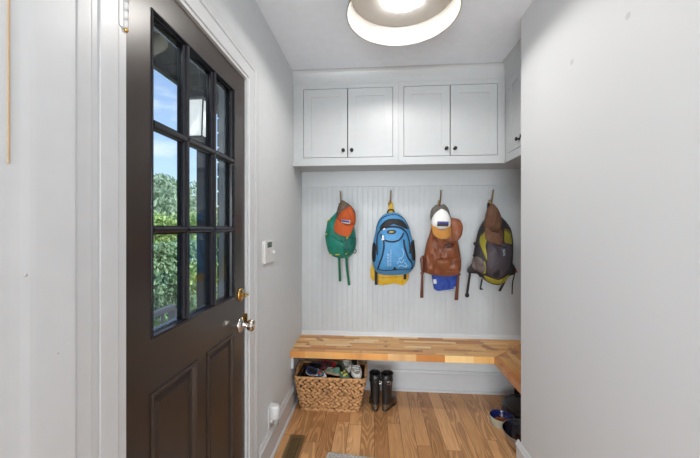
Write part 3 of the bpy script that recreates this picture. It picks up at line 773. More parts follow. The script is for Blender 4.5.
# ---- blue cloth bag under the brown pack
CB_ = Pack('cloth_bag', 'blue cloth hanging below the brown leather backpack', 'bag', 445, 291, 2.53)
cb = puff(CB_.q((431.5,262),(431.6,274),(432.6,281),(434,288.5),(437,291.6),(445,291),(452.6,290),(453.6,286.8),(456.8,285.4),(457.6,275),(457,262),(444,258)), .020, .020, 3.2, wr=.012, wf=34)
t = bvh(cb); CB_.b(cb, 'cloth_body', 'bluecloth')
CB_.b(patch(t, CB_.q((432.8,279.2),(435.8,278.8),(436.2,283),(433.4,283.6)), .002, 0, 32, 3, smooth=False), 'sewn_tag', 'white', label='white sewn tag')
CB_.b(seam(t, CB_.q((434.6,289.6),(437.4,291),(445,290.2),(452.4,289.2)), .0022, .002, .6), 'hem', 'white', label='white hem')
CB_.b(seam(t, CB_.q((433.6,286.5),(440,286.6),(448,286),(455,284)), .0018, .002, .6), 'seam', mat('blue_seam', srgb(34,60,140), .8))
s_ = CB_.q((440,203.4),(441,215),(441,235),(442,262))
CB_.b(strap([(x, .012, z) for x, z in s_], .006, .4), 'hanging_cord', 'bluecloth')

# ---- brown leather backpack
BR = Pack('backpack', 'brown leather backpack with round top flap, second from the right', 'backpack', 442, 276, 2.44, group='backpacks on the coat hooks')
q = BR.q
body = puff(q((442,210),(436,214),(432,224),(429.4,234),(426.4,243),(424.6,252),(423.4,262),(424,271),(429,274.2),(437,275.6),(446,276.4),(455,275.4),(459.2,271.8),(460.2,262),(459.4,251),(457,240),(454,226),(449,214)), .085, .035, 2.5, wr=.030, wf=20, seed=2.0)
t = bvh(body); BR.b(body, 'main_bag', 'leather')
# soft vertical folds below the drawn neck
for pts, w, name in ((((434,236),(436.5,246),(433,258),(430,270)), .006, 'fold'), (((440,240),(440,250),(437,262)), .005, 'fold'), (((452,243),(455,252),(456,262)), .005, 'fold'), (((431,240),(429,252),(427,264)), .005, 'fold')):
    BR.b(seam(t, q(*pts), w, -.001, .55), 'leather_fold', 'leather')
BR.b(seam(t, q((450,241),(446.8,244),(443,246.6),(440,250),(438,257)), .0026, .002, .6), 'drawstring', 'leatherdk')
BR.b(patch(t, q((440.6,246.5),(443,243.4),(448,242.2),(452,244),(449,246.6),(444,247.6)), .001, .0), 'gathered_opening', 'creasedk', label='dark gathered opening')
fp = patch(t, q((434.4,257.6),(446,256.4),(459,256.8),(460,264),(459,272),(450,274.6),(440,274),(433,272),(432.6,264)), .003, .026, wr=.006)
BR.b(fp, 'front_pocket', 'leather')
t2 = BVHTree.FromPolygons([Vector(v) for v in body.v+fp.v], body.f+[tuple(i+len(body.v) for i in f) for f in fp.f])
BR.b(patch(t2, q((434.8,257.4),(446,256.8),(459.4,257),(459,262),(458,266.4),(447,268),(436,267),(434.6,262)), .004, .005), 'pocket_flap', 'leather')
BR.b(seam(t2, q((435.4,267.2),(446,268.4),(457.8,267)), .0018, .004, .6), 'flap_edge', 'creasedk')
fl = puff(q((441,217),(446,217.8),(451,218.6),(456.4,220),(459.2,225),(459.4,230),(457.8,236),(453.8,240.6),(449,242.4),(442.5,241),(438,238),(435.5,230),(436,222)), .014, .008, 2.4, wr=.006, warp=lambda x, z: -.092)
tf = bvh(fl); BR.b(fl, 'top_flap', 'leather')
BR.b(seam(tf, q((438.4,237.4),(443,240.2),(449,241.4),(453.4,239.6),(457,235),(458.4,229)), .0016, .001, .6), 'flap_stitching', 'creasedk')
for s0 in ((422.6,266,420.8,259.4), ):
    BR.b(patch(t, q((424.6,256),(420.6,258.8),(421,264),(422,272),(424.8,273),(427,266)), .0, .004, dflt=.02), 'side_tab', 'leatherdk')
hang(BR, (422.4,268), (422.9,299.4), .0115, .0, .06, 'hanging_strap', 'leatherdk', taper=(.5,1.1))
hang(BR, (459,268), (458,301.6), .0125, .0, .05, 'hanging_strap', 'leatherdk', taper=(.5,1.1))
for u, v in ((422.4,273.4),(459.4,274.4)):
    c = q((u, v))[0]; BR.b(MB().ball((c[0], .012, c[1]), .013, 12, (1,.6,.9)), 'strap_knot', 'leatherdk')
c = q((441,203.4),(441,214))
BR.b(strap([(c[1][0]-.015, .05, c[1][1]-.01), (c[0][0], .055, c[0][1]), (c[1][0]+.015, .05, c[1][1]-.01)], .006, .5), 'grab_loop', 'leatherdk')

# ---- white and ochre cap
WC = Pack('baseball_cap', 'white cap with ochre bill and grey mesh back over the brown backpack', 'cap', 440.5, 238, 2.285)
q = WC.q
WC.b(puff(q((430.7,220),(430.2,214),(431.6,209),(436,204.8),(439.4,206),(443.6,204),(447.4,207.4),(449.6,213),(450.2,219),(448,224),(440,226),(432.6,224)), .035, .030, 2.2, wr=.002), 'mesh_crown', 'greymesh', label='grey mesh back panels')
fr = flatten(puff(q((441.2,208.6),(446,211.4),(449,216),(450.2,221),(449.4,227),(445,229.4),(440.6,230),(435,229),(431.6,226),(431,220.6),(433,215),(436.8,210.6)), .055, .02, 2.1), cshift(WC, -.012))
t = bvh(fr); WC.b(fr, 'crown', 'white')
zt = q((440,226))[0][1]; cx = q((440.4,226))[0][0]
WC.b(puff(q((430.8,224.4),(431,230),(432,234.6),(436,237.8),(440.4,238.6),(444.6,238.2),(448.4,235.6),(449.6,230.6),(449.8,225.4),(445,229),(440.4,230),(435,228.6)), .006, .006, 3.0, warp=lambda x, z: -.045+billwarp(cx, 0, .075, .030, .045, zt)(x, z)), 'bill', 'ochre', label='ochre bill')
badge(t, WC, q((441.2,224))[0], .038, .0165, -.02, .0015, None, 'badged')
WC.b(seam(t, q((440.8,208.8),(440.8,214),(440.9,219.8)), .0009, .0002, .6), 'crown_seam', 'white')

# ---- plum and lime backpack
GP = Pack('backpack', 'dark grey and lime hiking backpack hanging rightmost', 'backpack', 496, 285, 2.445, group='backpacks on the coat hooks')
q = GP.q
body = puff(q((492,212),(486.5,217),(482,223),(478.6,230),(476.4,239),(474.6,248),(473.4,257),(474.6,267),(480,275.6),(487.5,282),(496,285),(502.6,283),(508,276.6),(510.8,268),(511.4,256),(511.6,242),(510.2,231),(506,223),(500,216)), .085, .045, 2.3, wr=.008, seed=4.0)
t = bvh(body); GP.b(body, 'main_bag', 'plumdk')
m = MB(); seam(t, q((477,262),(477.5,240),(480.5,229),(485.5,221)), .004, .001, .5, mb=m); seam(t, q((502,220.5),(507.6,228),(509.8,240),(510,256),(507.4,270),(503,280)), .005, .001, .5, mb=m)
GP.b(m, 'edge_binding', 'blackfab')
pp = patch(t, q((485,238),(491,243),(500,241.4),(506,244),(508,252),(506,262),(503,271),(498,277.4),(490,277.4),(484,271),(482.4,261),(482.6,248)), .002, .022, wr=.006)
t2 = BVHTree.FromPolygons([Vector(v) for v in body.v+pp.v], body.f+[tuple(i+len(body.v) for i in f) for f in pp.f])
GP.b(pp, 'front_panel', 'plum')
GP.b(patch(t, q((478,238),(480.4,233),(484.6,229),(484,236),(482,243),(483,253),(483.8,261),(482.2,258),(479.4,250),(477.6,243)), .008, .004), 'lime_side_panel', 'lime', label='lime side panel')
GP.b(patch(t, q((500.4,230.6),(505.6,233),(508,238),(507.8,243.6),(504,242.8),(500,241.6)), .008, .005), 'lime_upper_panel', 'lime', label='lime upper panel')
GP.b(patch(t, q((482.2,274.4),(487,277.2),(494,278.6),(501,277.6),(505,273.4),(506.8,275.4),(503.8,281),(497.6,283.4),(490,282.4),(484,278.6)), .006, .006), 'lime_bottom_band', 'lime', label='lime band at the bottom')
GP.b(patch(t, q((480.6,260.4),(482,263),(482.6,271),(480.8,272)), .010, .001), 'lime_strip', 'lime', label='lime strip')
GP.b(seam(t, q((479,235.6),(482,230.6),(487,226.4)), .0022, .011, .6), 'lime_piping', 'blackfab')
m = MB(); seam(t2, q((500.6,229),(505,230.6),(508.6,235)), .0025, .006, .6, mb=m); GP.b(m, 'upper_piping', 'lime', label='lime piping')
GP.b(seam(t2, q((492,243.4),(496,246),(500,246.4)), .0035, .003, .6), 'panel_zip', 'blackfab')
GP.b(patch(t2, q((488.4,273),(492,268.6),(494.6,268),(494,274.6),(490.6,275.6)), .003, .001), 'dark_patch', 'blackfab', label='dark patch near the bottom')
# small pale sideways lettering
m = MB()
for k in range(4):
    v = 248.6+k*1.65
    seam(t2, q((496.6+k*.25, v), (498.6+k*.25, v-.2)), .0013, .003, .6, n=4, mb=m)
    seam(t2, q((496.6+k*.25, v+.9), (498.4+k*.25, v+.7)), .0011, .003, .6, n=4, mb=m)
    seam(t2, q((496.7+k*.25 if k % 2 else 498.5+k*.25, v), (496.7+k*.25 if k % 2 else 498.5+k*.25, v+.9)), .0011, .003, .6, n=4, mb=m)
GP.b(m, 'printed_lettering', 'print', label='small pale lettering')
GP.b(patch(t, q((474,256.5),(478.6,258),(481.6,264),(482.6,272.6),(477.6,271.4),(472,266.4)), .003, .012, dflt=.0, wr=.01), 'left_pocket', mat('taupe_nylon', srgb(104,92,90), .7, var=.2), label='taupe side pocket')
GP.b(patch(t, q((474.4,262),(471.4,265.2),(467.9,269.2),(468.6,273),(473,273.6),(478,274.4),(481,277.6),(480,271)), .0, .006, dflt=.01), 'hip_wing', 'blackfab', label='black hip belt wing')
GP.b(patch(t, q((511,257),(512.6,262),(515.8,267.6),(517.2,271.4),(515,274.4),(511.6,275.6),(509,276.4),(509.4,268)), .0, .006, dflt=.01), 'hip_wing', 'blackfab', label='black hip belt wing')
c = q((516.2,271.6))[0]; GP.b(MB().ball((c[0], -.008, c[1]), .008, 10, (1,.7,1)), 'red_buckle', 'red', label='red buckle button')
c = q((475,243.6))[0]; GP.b(MB().box((c[0]-.014, -.022, c[1]-.012), (c[0]+.012, -.006, c[1]+.012)), 'side_buckle', 'blackfab', bevel=.003)
c = q((472.6,255.6),(477,252))
GP.b(strap([(c[0][0], -.01, c[0][1]), ((c[0][0]+c[1][0])/2, -.022, (c[0][1]+c[1][1])/2), (c[1][0], -.03, c[1][1])], .006, .4), 'side_strap', 'blackfab')
hang(GP, (470.2,271), (469.4,296), .0085, .0, .06, 'hanging_strap', 'blackfab')
c = q((469.4,297))[0]; GP.b(MB().ball((c[0], .06, c[1]), .017, 12, (1,.35,1)), 'strap_end', 'blackfab')
hang(GP, (482,279), (482.6,290), .006, .0, .05, 'hanging_strap', 'blackfab')
c = q((483.6,290.4))[0]; GP.b(MB().ball((c[0], .05, c[1]), .010, 12, (1.4,.4,.6)), 'strap_end', 'blackfab')
hang(GP, (504.4,273), (500.6,291.6), .009, -.06, .02, 'hanging_strap', 'blackfab', mid=(503,282))
hang(GP, (514.8,273), (515.6,296), .0045, .0, .06, 'hanging_strap', 'blackfab', mid=(514.2,284))
c = q((491,202),(492,214))
GP.b(strap([(c[1][0]-.015, .05, c[1][1]-.01), (c[0][0], .055, c[0][1]), (c[1][0]+.015, .05, c[1][1]-.01)], .006, .5), 'grab_loop', 'blackfab')

# ---- brown cap
BC = Pack('baseball_cap', 'plain brown cap hanging over the grey and lime backpack', 'cap', 492, 244, 2.32)
q = BC.q
cr_ = puff(q((491.8,203.6),(488.6,207),(486.4,212),(484.9,219),(484.2,226),(486,231),(492,233.6),(498,232.6),(500.2,229),(501,223.4),(500,215.6),(497,208.6),(494,204.8)), .062, .045, 2.0, wr=.012, wf=26, seed=8)
t = bvh(cr_); BC.b(cr_, 'crown', 'browncap')
zt = q((492,229))[0][1]; cx = q((491.4,229))[0][0]
BC.b(puff(q((484.3,227),(482.6,234.6),(483.2,240),(486.8,242.4),(491,243.6),(496,244.2),(498.6,241),(499.8,235.6),(500.6,229),(496.6,232),(491.6,232.4),(487.6,230.4)), .006, .006, 3.0, warp=lambda x, z: -.050+billwarp(cx, 0, .07, .030, .040, zt)(x, z)), 'bill', 'browncap')
BC.b(seam(t, q((491.8,205),(491.2,212),(490,220),(488,228)), .0015, .0, .6), 'crown_seam', 'browndk')
BC.b(seam(t, q((494,206),(497,213),(498.8,221),(499,228)), .0013, .0, .6), 'crown_seam', 'browndk')

# ================================================================== BASKET
M['weave'] = mat('water_hyacinth', srgb(182,136,90), .7, var=.45, vscale=55, bump=.0015, bscale=160)
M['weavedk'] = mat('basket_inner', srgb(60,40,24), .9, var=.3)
BK = thing('storage_basket', 'rectangular woven basket full of shoes under the bench', 'basket', onfloor(-.318, 2.41)); sized(BK)
HB = .247
def rrect(hx, hy, r, n=6):
    pts = []
    for (cx, cy, a0) in ((hx-r,hy-r,0), (-hx+r,hy-r,PI/2), (-hx+r,-hy+r,PI), (hx-r,-hy+r,3*PI/2)):
        for k in range(n+1):
            a = a0+PI/2*k/n; pts.append((cx+r*math.cos(a), cy+r*math.sin(a)))
    return pts
def bk(z, ins=0):
    f = z/HB; return rrect(.206+.051*f-ins, .118+.024*f-ins, .022)
def perim(poly, s):
    n = len(poly); L = [0]
    for i in range(n): L.append(L[-1]+math.dist(poly[i], poly[(i+1) % n]))
    s = (s % 1)*L[-1]
    for i in range(n):
        if L[i+1] >= s:
            q_ = (s-L[i])/max(L[i+1]-L[i], 1e-9); a = poly[i]; b = poly[(i+1) % n]
            p = (a[0]+(b[0]-a[0])*q_, a[1]+(b[1]-a[1])*q_); dv = Vector((b[0]-a[0], b[1]-a[1])); dv = dv.normalized() if dv.length > 1e-9 else Vector((1,0))
            return p, dv
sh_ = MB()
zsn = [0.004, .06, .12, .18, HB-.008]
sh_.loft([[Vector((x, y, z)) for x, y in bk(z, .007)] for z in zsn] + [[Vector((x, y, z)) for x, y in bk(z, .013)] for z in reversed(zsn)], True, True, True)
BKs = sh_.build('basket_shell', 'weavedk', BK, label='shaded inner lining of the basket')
wv = MB(); rows = 10; rb = random.Random(11)
for r in range(rows):
    z = .012 + (HB-.03)*r/(rows-1); poly = bk(z, .003); cnt = 32
    for k in range(cnt):
        s = (k + (.5 if r % 2 else 0) + rb.uniform(-.08, .08))/cnt
        (px, py), dv = perim(poly, s)
        tilt = (.42 if r % 2 else -.42) + rb.uniform(-.12, .12)
        X = Vector((dv.x, dv.y, 0)); Nn = Vector((dv.y, -dv.x, 0)); Z = Vector((0,0,1))
        ax = (X*math.cos(tilt)+Z*math.sin(tilt)+Nn*.16).normalized(); bz = Nn.cross(ax).normalized(); cn = ax.cross(bz)
        R = Matrix((ax, bz, cn)).transposed()
        wv.ball((px, py, z+rb.uniform(-.0015,.0015)), 1, 8, (.030+rb.uniform(-.002,.003), .0130, .0095), R)
wv.build('woven_side', 'weave', BK)
m = MB()
for z, rr_ in ((HB-.003, .0085), (.008, .008)):
    P = [Vector((x, y, z)) for x, y in bk(z, .004)]; P.append(P[0]); P = [a.lerp(b, t_/3) for a, b in zip(P, P[1:]) for t_ in range(3)]+[P[-1]]
    m.tube(P, [rr_*(1+.14*math.sin(i*1.9)) for i in range(len(P))], 8, up=(0,0,1))
m.build('rolled_rim', 'weave', BK)
for sx in (-1, 1):       # raised side handles of the basket
    m = MB(); P = catmull([(sx*.252, -.10, HB-.01), (sx*.254, -.06, HB+.012), (sx*.255, 0, HB+.030), (sx*.254, .06, HB+.034), (sx*.251, .125, HB+.004)], 24, False)
    m.tube(P, [.009*(1+.12*math.sin(i*1.7)) for i in range(24)], 8, up=(1,0,0))
    m.build('side_handle', 'weave', BK)

# ================================================================== SHOES
def shoe_outline(L, W, n=40):
    pts = []
    for k in range(n):
        a = 2*PI*k/n; c, s = math.cos(a), math.sin(a)
        x = c*L/2; w = W/2*(1.0 if c > 0 else .82)*(1-.12*max(0, -c*.2)) * (1+.10*math.exp(-((c-.45)/.3)**2) - .16*math.exp(-((c+.15)/.3)**2))
        y = math.copysign(abs(s)**.8, s)*w
        pts.append((x, y))
    return pts
def make_shoe(name, label, L, W, Ht, upper, sole, lining, accent, loc, rot, kind='sneaker', grp='shoes in the woven basket', lace='white'):
    T = sized(thing(name, label, 'shoe', (loc[0]*FS, loc[1]*FS, FZ+loc[2]*FS), rot, grp))
    O = shoe_outline(L, W)
    th = .018*L/.2
    s = MB(); s.loft([[Vector((x*k, y*k, z + max(0, x/(L/2))**4*.008)) for x, y in O] for z, k in ((0,.94),(.003,.985),(th*.5,1.02),(th,1.0),(th+.002,.96))])
    s.build('sole', sole, T)
    op_c = -.20*L; oa, ob = .21*L, .30*W
    if kind == 'sandal': oa, ob, op_c = .26*L, .36*W, -.14*L
    rings = []
    for t_ in [0,.12,.26,.42,.58,.74,.88,1]:
        r = []
        for i, (x, y) in enumerate(O):
            a = 2*PI*i/len(O); ex, ey = op_c+oa*math.cos(a), ob*math.sin(a)
            e = t_**1.5
            px, py = x*.96*(1-e)+ex*e, y*.96*(1-e)+ey*e
            zz = th + (Ht*(.72+.28*max(0, -math.cos(a))**.5) - th)*math.sin(t_*PI/2)**.9
            r.append(Vector((px, py, zz)))
        rings.append(r)
    top = rings[-1]
    u = MB(); u.loft(rings, False, False); u.loft([top, [Vector((p.x*.98+op_c*.02, p.y*.86, p.z-.003)) for p in top]], False, False); u.build('upper', upper, T)
    l = MB(); l.loft([[Vector((p.x*.98+op_c*.02, p.y*.85, p.z-.0035)) for p in top], [Vector((p.x*.98+op_c*.02, p.y*.8, p.z-.02)) for p in top], [Vector((p.x*.96+op_c*.04, p.y*.7, th+.006)) for p in top]], False, True)
    l.build('lining', lining, T)
    tree = bvh(u)
    def top_z(x, y):
        h = tree.ray_cast(Vector((x, y, 1)), Vector((0,0,-1))); return h[0].z if h[0] is not None else th+.01
    lm = MB()
    for k in range(4 if kind == 'sneaker' else 2):
        x = (.02+.07*k)*L if kind == 'sneaker' else (.10+.17*k)*L
        pts = [(x, yy*W*.26, top_z(x, yy*W*.26)+.0022) for yy in (-1,-.5,0,.5,1)]
        lm.tube(pts, .0032 if kind == 'sneaker' else .009, 8, .6, up=(0,0,1))
    lm.build('laces' if kind == 'sneaker' else 'straps', lace, T)
    # toe cap
    tc = MB(); rr_ = []
    for rg_ in rings[:4]:
        rr_.append([Vector((p.x*1.012, p.y*1.012, p.z*1.01)) for i, p in enumerate(rg_) if i <= 8 or i >= len(O)-8])
        rr_[-1] = rr_[-1][9:]+rr_[-1][:9]
    tc.loft(rr_, False, False, closed=False); tc.build('toe_cap', accent, T, solid=.0015)
    # side stripe
    for sy in (1, -1):
        st = MB(); pts = []
        for k in range(8):
            x = (-.16+.045*k)*L; zz = th+.008+.55*(Ht-th)*(k/7)
            h = tree.ray_cast(Vector((x, sy*.3, min(zz, Ht*.7))), Vector((0,-sy,0)))
            if h[0] is not None: pts.append((h[0].x, h[0].y+sy*.0008, h[0].z))
        if len(pts) > 3: st.tube(pts, .004, 8, .4, up=(0,sy,0)); st.build('side_stripe', accent, T)
    return T
S = {}
for k, c in dict(maroon=(70,32,38), swhite=(216,212,204), sgreen=(70,98,78), snavy=(40,50,112), sgrey=(128,122,114), sdark=(24,22,22), steal=(78,116,100), sred=(196,30,34), syel=(178,168,80), stan=(150,130,104), sole=(190,186,170)).items():
    M[k] = mat('shoe_'+k, srgb(*c), .65, var=.12, vscale=60)
bx, by = -.322, 2.41
R_ = math.radians
# lower layer resting on the basket floor
make_shoe('sneaker', 'dark shoe at the bottom of the basket pile, on the left', .20,.078,.075,'sdark','sole','sdark','sgrey',(bx-.10,by-.01,.014),(0,0,R_(85)))
make_shoe('sneaker', 'grey shoe at the bottom of the basket pile, in the middle', .20,.078,.075,'sgrey','sole','sdark','sdark',(bx+.00,by+.0,.014),(0,0,R_(95)))
make_shoe('sneaker', 'tan shoe at the bottom of the basket pile, on the right', .20,.078,.075,'stan','sole','sdark','sgrey',(bx+.10,by+.0,.014),(0,0,R_(88)))
make_shoe('sneaker', 'dark shoe lying across the lower pile in the basket, at the front', .20,.078,.07,'sdark','sole','sdark','sgrey',(bx-.09,by-.045,.095),(0,0,R_(5)))
make_shoe('sneaker', 'grey shoe lying across the lower pile in the basket, at the back', .20,.078,.07,'sgrey','sole','sdark','sdark',(bx+.06,by+.055,.095),(0,0,R_(183)))
make_shoe('sneaker', 'tan shoe lying across the lower pile in the basket, front right', .18,.074,.065,'stan','sole','sdark','sgrey',(bx+.115,by-.045,.095),(0,0,R_(178)))
# top layer
make_shoe('sneaker', 'maroon sneaker with pale sole lying across the back of the basket', .235,.082,.078,'maroon','swhite','sdark','sred',(bx-.075,by+.045,.232),(R_(34),R_(-7),R_(6)), lace='maroon')
make_shoe('sandal', 'navy and white sandal with red button at the front left of the basket', .165,.066,.055,'snavy','swhite','sdark','swhite',(bx-.105,by-.070,.235),(R_(30),R_(10),R_(-14)), 'sandal', lace='steal')
rb_ = MB().lathe([(.0001,.006),(.008,.005),(.009,0)], 20)
make_shoe('sneaker', 'small teal green shoe in the middle of the basket', .155,.066,.058,'steal','stan','sdark','stan',(bx+.010,by-.066,.243),(R_(20),R_(8),R_(142)), lace='swhite')
make_shoe('sandal', 'green sandal with yellow straps right of the teal shoe', .165,.068,.062,'sgreen','stan','sdark','sgreen',(bx+.090,by-.062,.240),(R_(18),R_(16),R_(-52)), 'sandal', lace='syel')
make_shoe('sneaker', 'grey sneaker with white toe, toe down at the right end of the basket', .19,.078,.07,'sgrey','swhite','sdark','swhite',(bx+.180,by-.010,.255),(R_(6),R_(26),R_(-72)))
make_shoe('sneaker', 'grey sneaker with white toe behind the green sandal in the basket', .19,.078,.07,'sgrey','swhite','sdark','swhite',(bx+.105,by+.055,.262),(R_(6),R_(22),R_(-80)))
# red button belongs to the navy sandal
sd = [o for o in C.objects if o.get('label','').startswith('navy and white sandal')][0]
rb_.build('round_button', 'sred', sd, loc=(.035, -.004, .052), label='round red button')

# ================================================================== BOOTS
M['rubber'] = mat('black_rubber', (.012,.011,.011,1), .38, var=.2)
def spot_mat():
    t = NT('spotted_rubber'); t.b.inputs['Roughness'].default_value = .4
    tc = t.n('ShaderNodeTexCoord'); v = t.n('ShaderNodeTexVoronoi', Scale=95.0); t.l(tc.outputs['Object'], v.inputs['Vector'])
    t.l(t.ramp(v.outputs['Distance'], [(.30, (.02,.014,.01,1)), (.42, srgb(112,84,54)), (.6, srgb(112,84,54)), (.68, (.015,.012,.01,1))]), t.b.inputs['Base Color']); return t.m
M['spots'] = spot_mat()
M['bootin'] = mat('boot_inside', (.006,.006,.006,1), .9)
def make_boot(label, loc, rotz):
    # local: toe towards +y, heel towards -y
    T = sized(thing('rubber_boot', label, 'boot', onfloor(*loc[:2]), (0,0,rotz), 'black rubber boots under the bench'))
    O = [(y, x) for x, y in shoe_outline(.205, .078)]; n = len(O)
    m = MB(); m.loft([[Vector((x*k, y*k, z)) for x, y in O] for z, k in ((0,.95),(.004,1.0),(.016,1.01),(.018,.97))]); m.build('sole', 'rubber', T)
    def ell(cy, a, b, z, tilt=0): return [Vector((a*y_/abs_, cy + b*x_/abs_, z+tilt*x_/abs_)) for (x_, y_, abs_) in [(math.cos(2*PI*i/n), math.sin(2*PI*i/n), 1) for i in range(n)]]
    sec = [[Vector((x*.96, y*.96, .016)) for x, y in O], [Vector((x*.95, y*.95, .03)) for x, y in O]]
    for (z, cy, a, b) in ((.05,-.010,.0355,.083),(.068,-.027,.034,.066),(.085,-.040,.033,.053),(.105,-.046,.033,.046),(.14,-.047,.035,.045),(.18,-.046,.0375,.047),(.22,-.045,.040,.050),(.256,-.044,.0415,.052)):
        sec.append(ell(cy, a, b, z))
    sh2 = MB(); sh2.loft(sec, True, False)
    sh2.loft([sec[-1], ell(-.044,.0385,.049,.2575), ell(-.044,.038,.0485,.25)], False, False)
    sh2.build('shaft', 'rubber', T)
    MB().loft([ell(-.044,.038,.0485,.251), ell(-.046,.034,.044,.15), ell(-.046,.03,.04,.06)], False, True).build('lining', 'bootin', T)
    # spotted band round the heel and foot
    sp_ = MB(); sp_.loft([[Vector((p.x*1.03, p.y*1.02, p.z)) for p in s_] for s_ in ([Vector((x*.96, y*.96, .018)) for x, y in O], sec[1], [Vector((p.x, p.y, .046)) for p in sec[2]])], False, False); sp_.build('foot_band', 'spots', T, label='brown spotted rubber band')
    st = MB(); st.tube([p for p in ell(-.0452,.0405,.0500,.205)]+[ell(-.0452,.0405,.0500,.205)[0]], .0075, 8, .35, up=(0,0,1)); 
    st = MB(); r_ = [ell(-.0452,.0405,.0500,.198), ell(-.0452,.0425,.0520,.200), ell(-.0452,.0430,.0525,.212), ell(-.0452,.0412,.0505,.214)]
    st.loft(r_, False, False); so = st.build('ankle_strap', 'rubber', T)
    bs = 1 if rotz < 0 else 1
    bk_ = MB(); cx_, cy_ = (.036*bs, -.074)
    for a_ in (0,):
        Pn = [(cx_-.010, -.092, .196),(cx_+.007,-.080,.196),(cx_+.007,-.080,.216),(cx_-.010,-.092,.216),(cx_-.010,-.092,.196)]
        bk_.tube(Pn, .0022, 8)
    bk_.build('buckle', 'chrome', so, label='silver buckle')
    # heel ridge and top roll
    m = MB(); Q = ell(-.044,.0410,.0515,.254); m.tube(Q+[Q[0]], .0028, 8, up=(0,0,1)); m.build('top_roll', 'rubber', T)
    return T
make_boot('left black rubber boot, standing next to the woven basket', (.001, 2.415, 0), R_(4))
make_boot('right black rubber boot with toe turned to the right', (.111, 2.410, 0), R_(-26))

# ================================================================== BOWLS, ROBOT
M['stone'] = mat('beige_ceramic', srgb(164,160,140), .45, var=.15, vscale=120)
M['navy'] = mat('navy_glaze', srgb(24,34,92), .18, coat=.6)
M['kibble'] = mat('kibble_brown', srgb(150,92,44), .85, var=.3, vscale=60)
bw = thing('pet_bowl', 'small beige pet bowl with navy inside holding kibble', 'pet bowl', onfloor(.852, 2.235)); sized(bw)
MB().lathe([(.0001,.002),(.066,.002),(.070,0),(.072,.004),(.076,.03),(.077,.050),(.076,.054),(.0735,.056)], 48).build('outer_wall', 'stone', bw)
MB().lathe([(.0735,.056),(.071,.054),(.068,.04),(.062,.018),(.05,.010),(.0001,.009)], 48).build('glazed_inside', 'navy', bw, label='navy glazed inside')
m = MB(); rk = random.Random(5)
for k in range(150):
    a = rk.uniform(0, 2*PI); r = .046*math.sqrt(rk.random()); 
    m.ball((r*math.cos(a), r*math.sin(a), .013+.020*(1-r/.055)*rk.random()+.004), .0052, 6, (1, 1, .7), Euler((rk.uniform(-1,1), rk.uniform(-1,1), 0)).to_matrix())
kb = m.build('kibble', 'kibble'); kb.location = onfloor(.852, 2.235); sized(kb); tag(kb, 'brown kibble heaped in the navy and beige pet bowl', 'pet food', kind='stuff')
M['steel'] = mat('brushed_steel', (.50,.49,.48,1), .42, metal=1)
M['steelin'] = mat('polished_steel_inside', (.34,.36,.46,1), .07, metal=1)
sb_ = thing('steel_bowl', 'large steel pet bowl tipped against the near right wall corner', 'pet bowl', onfloor(.900, 1.992)); sized(sb_)
sb_['label'] = 'large shiny steel bowl on the floor behind the near right wall corner'
MB().lathe([(.0001,.002),(.060,.002),(.064,0),(.068,.003),(.085,.016),(.108,.045),(.122,.080),(.128,.100),(.131,.102),(.131,.1035),(.127,.104)], 64).build('outer_shell', 'steel', sb_)
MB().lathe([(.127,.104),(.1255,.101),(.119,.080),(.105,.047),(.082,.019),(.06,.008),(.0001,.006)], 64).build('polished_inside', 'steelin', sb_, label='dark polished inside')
M['robot'] = mat('black_plastic', (.010,.010,.011,1), .35)
M['robtop'] = mat('black_gloss_top', (.014,.014,.016,1), .2, coat=.4)
rv = thing('robot_vacuum', 'black round robot vacuum on the floor under the bench return', 'robot vacuum', onfloor(1.072, 2.345)); sized(rv)
MB().lathe([(.0001,.006),(.155,.006),(.162,.012),(.165,.022),(.165,.058),(.162,.066),(.155,.070)], 64, cap0=False).build('bumper', 'robot', rv)
MB().lathe([(.155,.070),(.150,.0715),(.10,.0725),(.0001,.073)], 64).build('top_cover', 'robtop', rv)
MB().lathe([(.145,.0705),(.147,.0735),(.150,.0738),(.152,.071)], 64).build('cover_ring', mat('grey_ring', (.06,.06,.065,1), .3), rv, label='grey ring')
MB().lathe([(.0001,.090),(.032,.089),(.037,.085),(.038,.072)], 40).build('sensor_turret', 'robot', rv)
m = MB()
for (x, y) in ((-.09, .06), (-.09,-.06), (.1, 0)): m.tube([(x, y-.008, .0122), (x, y+.008, .0122)], .0118, 14)
m.build('wheels', 'robot', rv)
dk = thing('dark_block', 'black upright block standing behind the robot vacuum', 'charging dock', (1.115, 2.53, FZ))  # plain black upright block behind the robot
MB().loft([[Vector((x, y, z)) for x, y in ((-.055,.0),(-.052,-.010),(.052,-.010),(.055,0),(.055,.008),(-.055,.008))] for z in (0, .05, .13, .138)]).build('block_body', 'robot', dk)

# ================================================================== OUTSIDE
def leafy(name, col1, col2):
    t = NT(name); t.b.inputs['Roughness'].default_value = .55
    tc = t.n('ShaderNodeTexCoord'); n = t.n('ShaderNodeTexNoise', Scale=9.0, Detail=3.0); t.l(tc.outputs['Object'], n.inputs['Vector'])
    t.l(t.ramp(n.outputs[0], [(.35, col1), (.65, col2)]), t.b.inputs['Base Color'])
    return t.m
M['leaf1'] = leafy('hedge_leaves', srgb(92,130,94), srgb(156,186,146))
M['leaf2'] = leafy('bright_leaves', srgb(122,156,84), srgb(184,206,130))
M['leaf3'] = leafy('tree_leaves', srgb(112,142,116), srgb(172,192,160))
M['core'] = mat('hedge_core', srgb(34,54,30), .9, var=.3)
M['bark'] = mat('bark', srgb(86,70,56), .9, var=.3)
M['lawn'] = mat('lawn', srgb(92,128,58), .9, var=.25, vscale=6)
M['deck'] = mat('porch_boards', srgb(120,112,104), .7, var=.15)
M['soffit'] = mat('porch_soffit', srgb(74,80,92), .7, var=.1)
M['darkpost'] = mat('dark_post', srgb(44,46,56), .45)
M['siding'] = mat('dark_siding', srgb(46,44,44), .6, var=.15)
